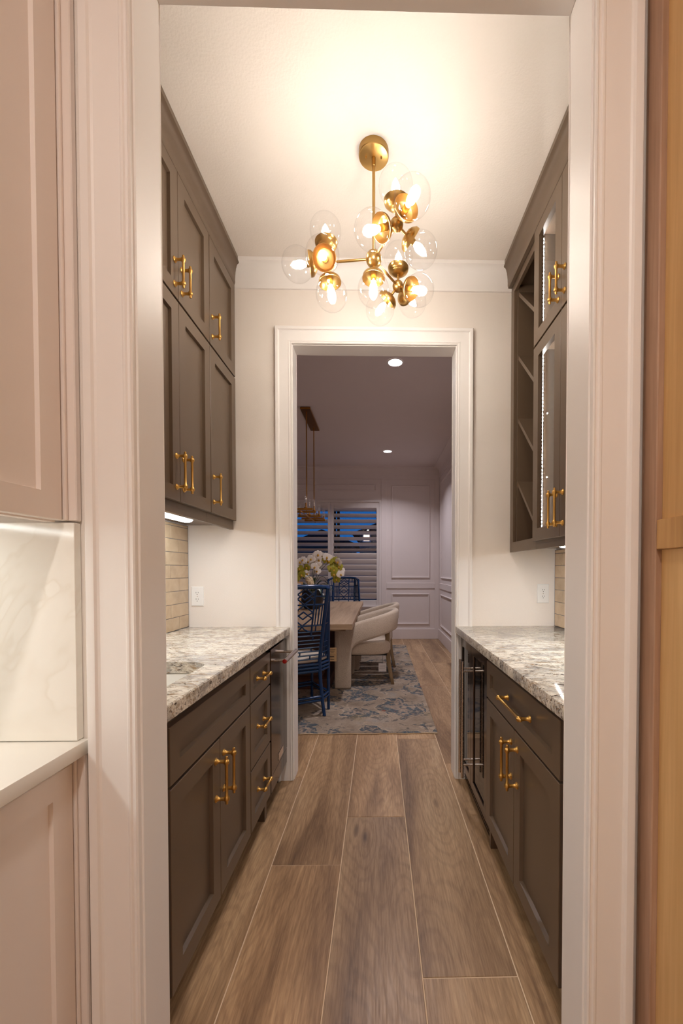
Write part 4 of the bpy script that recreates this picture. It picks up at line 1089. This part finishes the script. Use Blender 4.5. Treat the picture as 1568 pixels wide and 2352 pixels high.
def sign():
    t = thing('sign_frame', 'wooden framed white sign leaning back on the oak table', 'sign', (-1.08, 5.0, 0.7605))
    P = V(-1.22, 4.97, 0.775); U = V(0.98, 0.05, -0.03).normalized(); Vv = V(0.2, 0.5, 0.84).normalized(); Vv = (Vv-U*Vv.dot(U)).normalized(); N = U.cross(Vv)
    w, h = 0.27, 0.40
    MB().rings(P, U, Vv, N, w, h, [(0,0),(0,0.014),(0.018,0.014),(0.020,0.008),(0.020,0.0)], close=True).build('frame', M['fwood'], t)
    MB().rings(P+U*0.018+Vv*0.018, U, Vv, N, w-0.036, h-0.036, [(0,0.001),(0,0.006)]).build('sheet', M['paper'], t)
    MB().tube([P+U*w*0.5+Vv*h*0.85-N*0.003, V(P.x+0.10, P.y+0.34, 0.768)], 0.006, 6).build('strut', M['fwood'], t)
sign()

# ---- linear dining chandelier
def linear_chandelier():
    x = -0.832
    t = thing('linear_chandelier', 'unlit brass linear chandelier with glass tube candles above the dining table', 'chandelier', (x, 5.0, ZD))
    A = M['abrass']
    MB().box(x-0.058, x+0.058, 4.72, 5.46, ZD-0.026, ZD-0.001).build('canopy', A, t, bevel=0.002)
    for yy in (4.80, 5.34): MB().tube([(x, yy, ZD-0.0265), (x, yy, 1.93)], 0.0065, 10).build('rod', A, t, smooth=40)
    MB().box(x-0.006, x+0.006, 4.38, 5.50, 1.895, 1.907).build('beam', A, t, bevel=0.002)
    rr = random.Random(5)
    for i, yy in enumerate((4.40, 4.61, 4.99, 5.20, 5.41)):
        z = 1.9185
        b = MB().box(x-0.135, x+0.135, yy-0.012, yy+0.012, z-0.011, z+0.011).build('crossbar', A, t, bevel=0.002)
        for dx in (-0.115, 0.0, 0.115) if i in (1, 2, 4) else (-0.06, 0.06):
            if abs(dx) < 0.01 and i in (1,): continue
            h = 0.13 if dx else 0.2
            MB().lathe([(0.016,0),(0.018,0.008),(0.018,0.012),(0.0085,0.014),(0.0085,0.055),(0.005,0.057)], (x+dx, yy, z+0.0112), (0,0,1), 12).build('candle_socket', A, b, smooth=40)
            MB().lathe([(0.006,0.070-0.012),(0.011,0.075),(0.0125,0.09),(0.008,0.108),(0.001,0.118)], (x+dx, yy, z+0.0112), (0,0,1), 10).build('bulb', M['tubeglass'], b, smooth=60)
            MB().lathe([(0.0172,0.0125),(0.0172,h)], (x+dx, yy, z+0.0112), (0,0,1), 16, False, False).build('glass_tube', M['tubeglass'], b, smooth=60)
linear_chandelier()
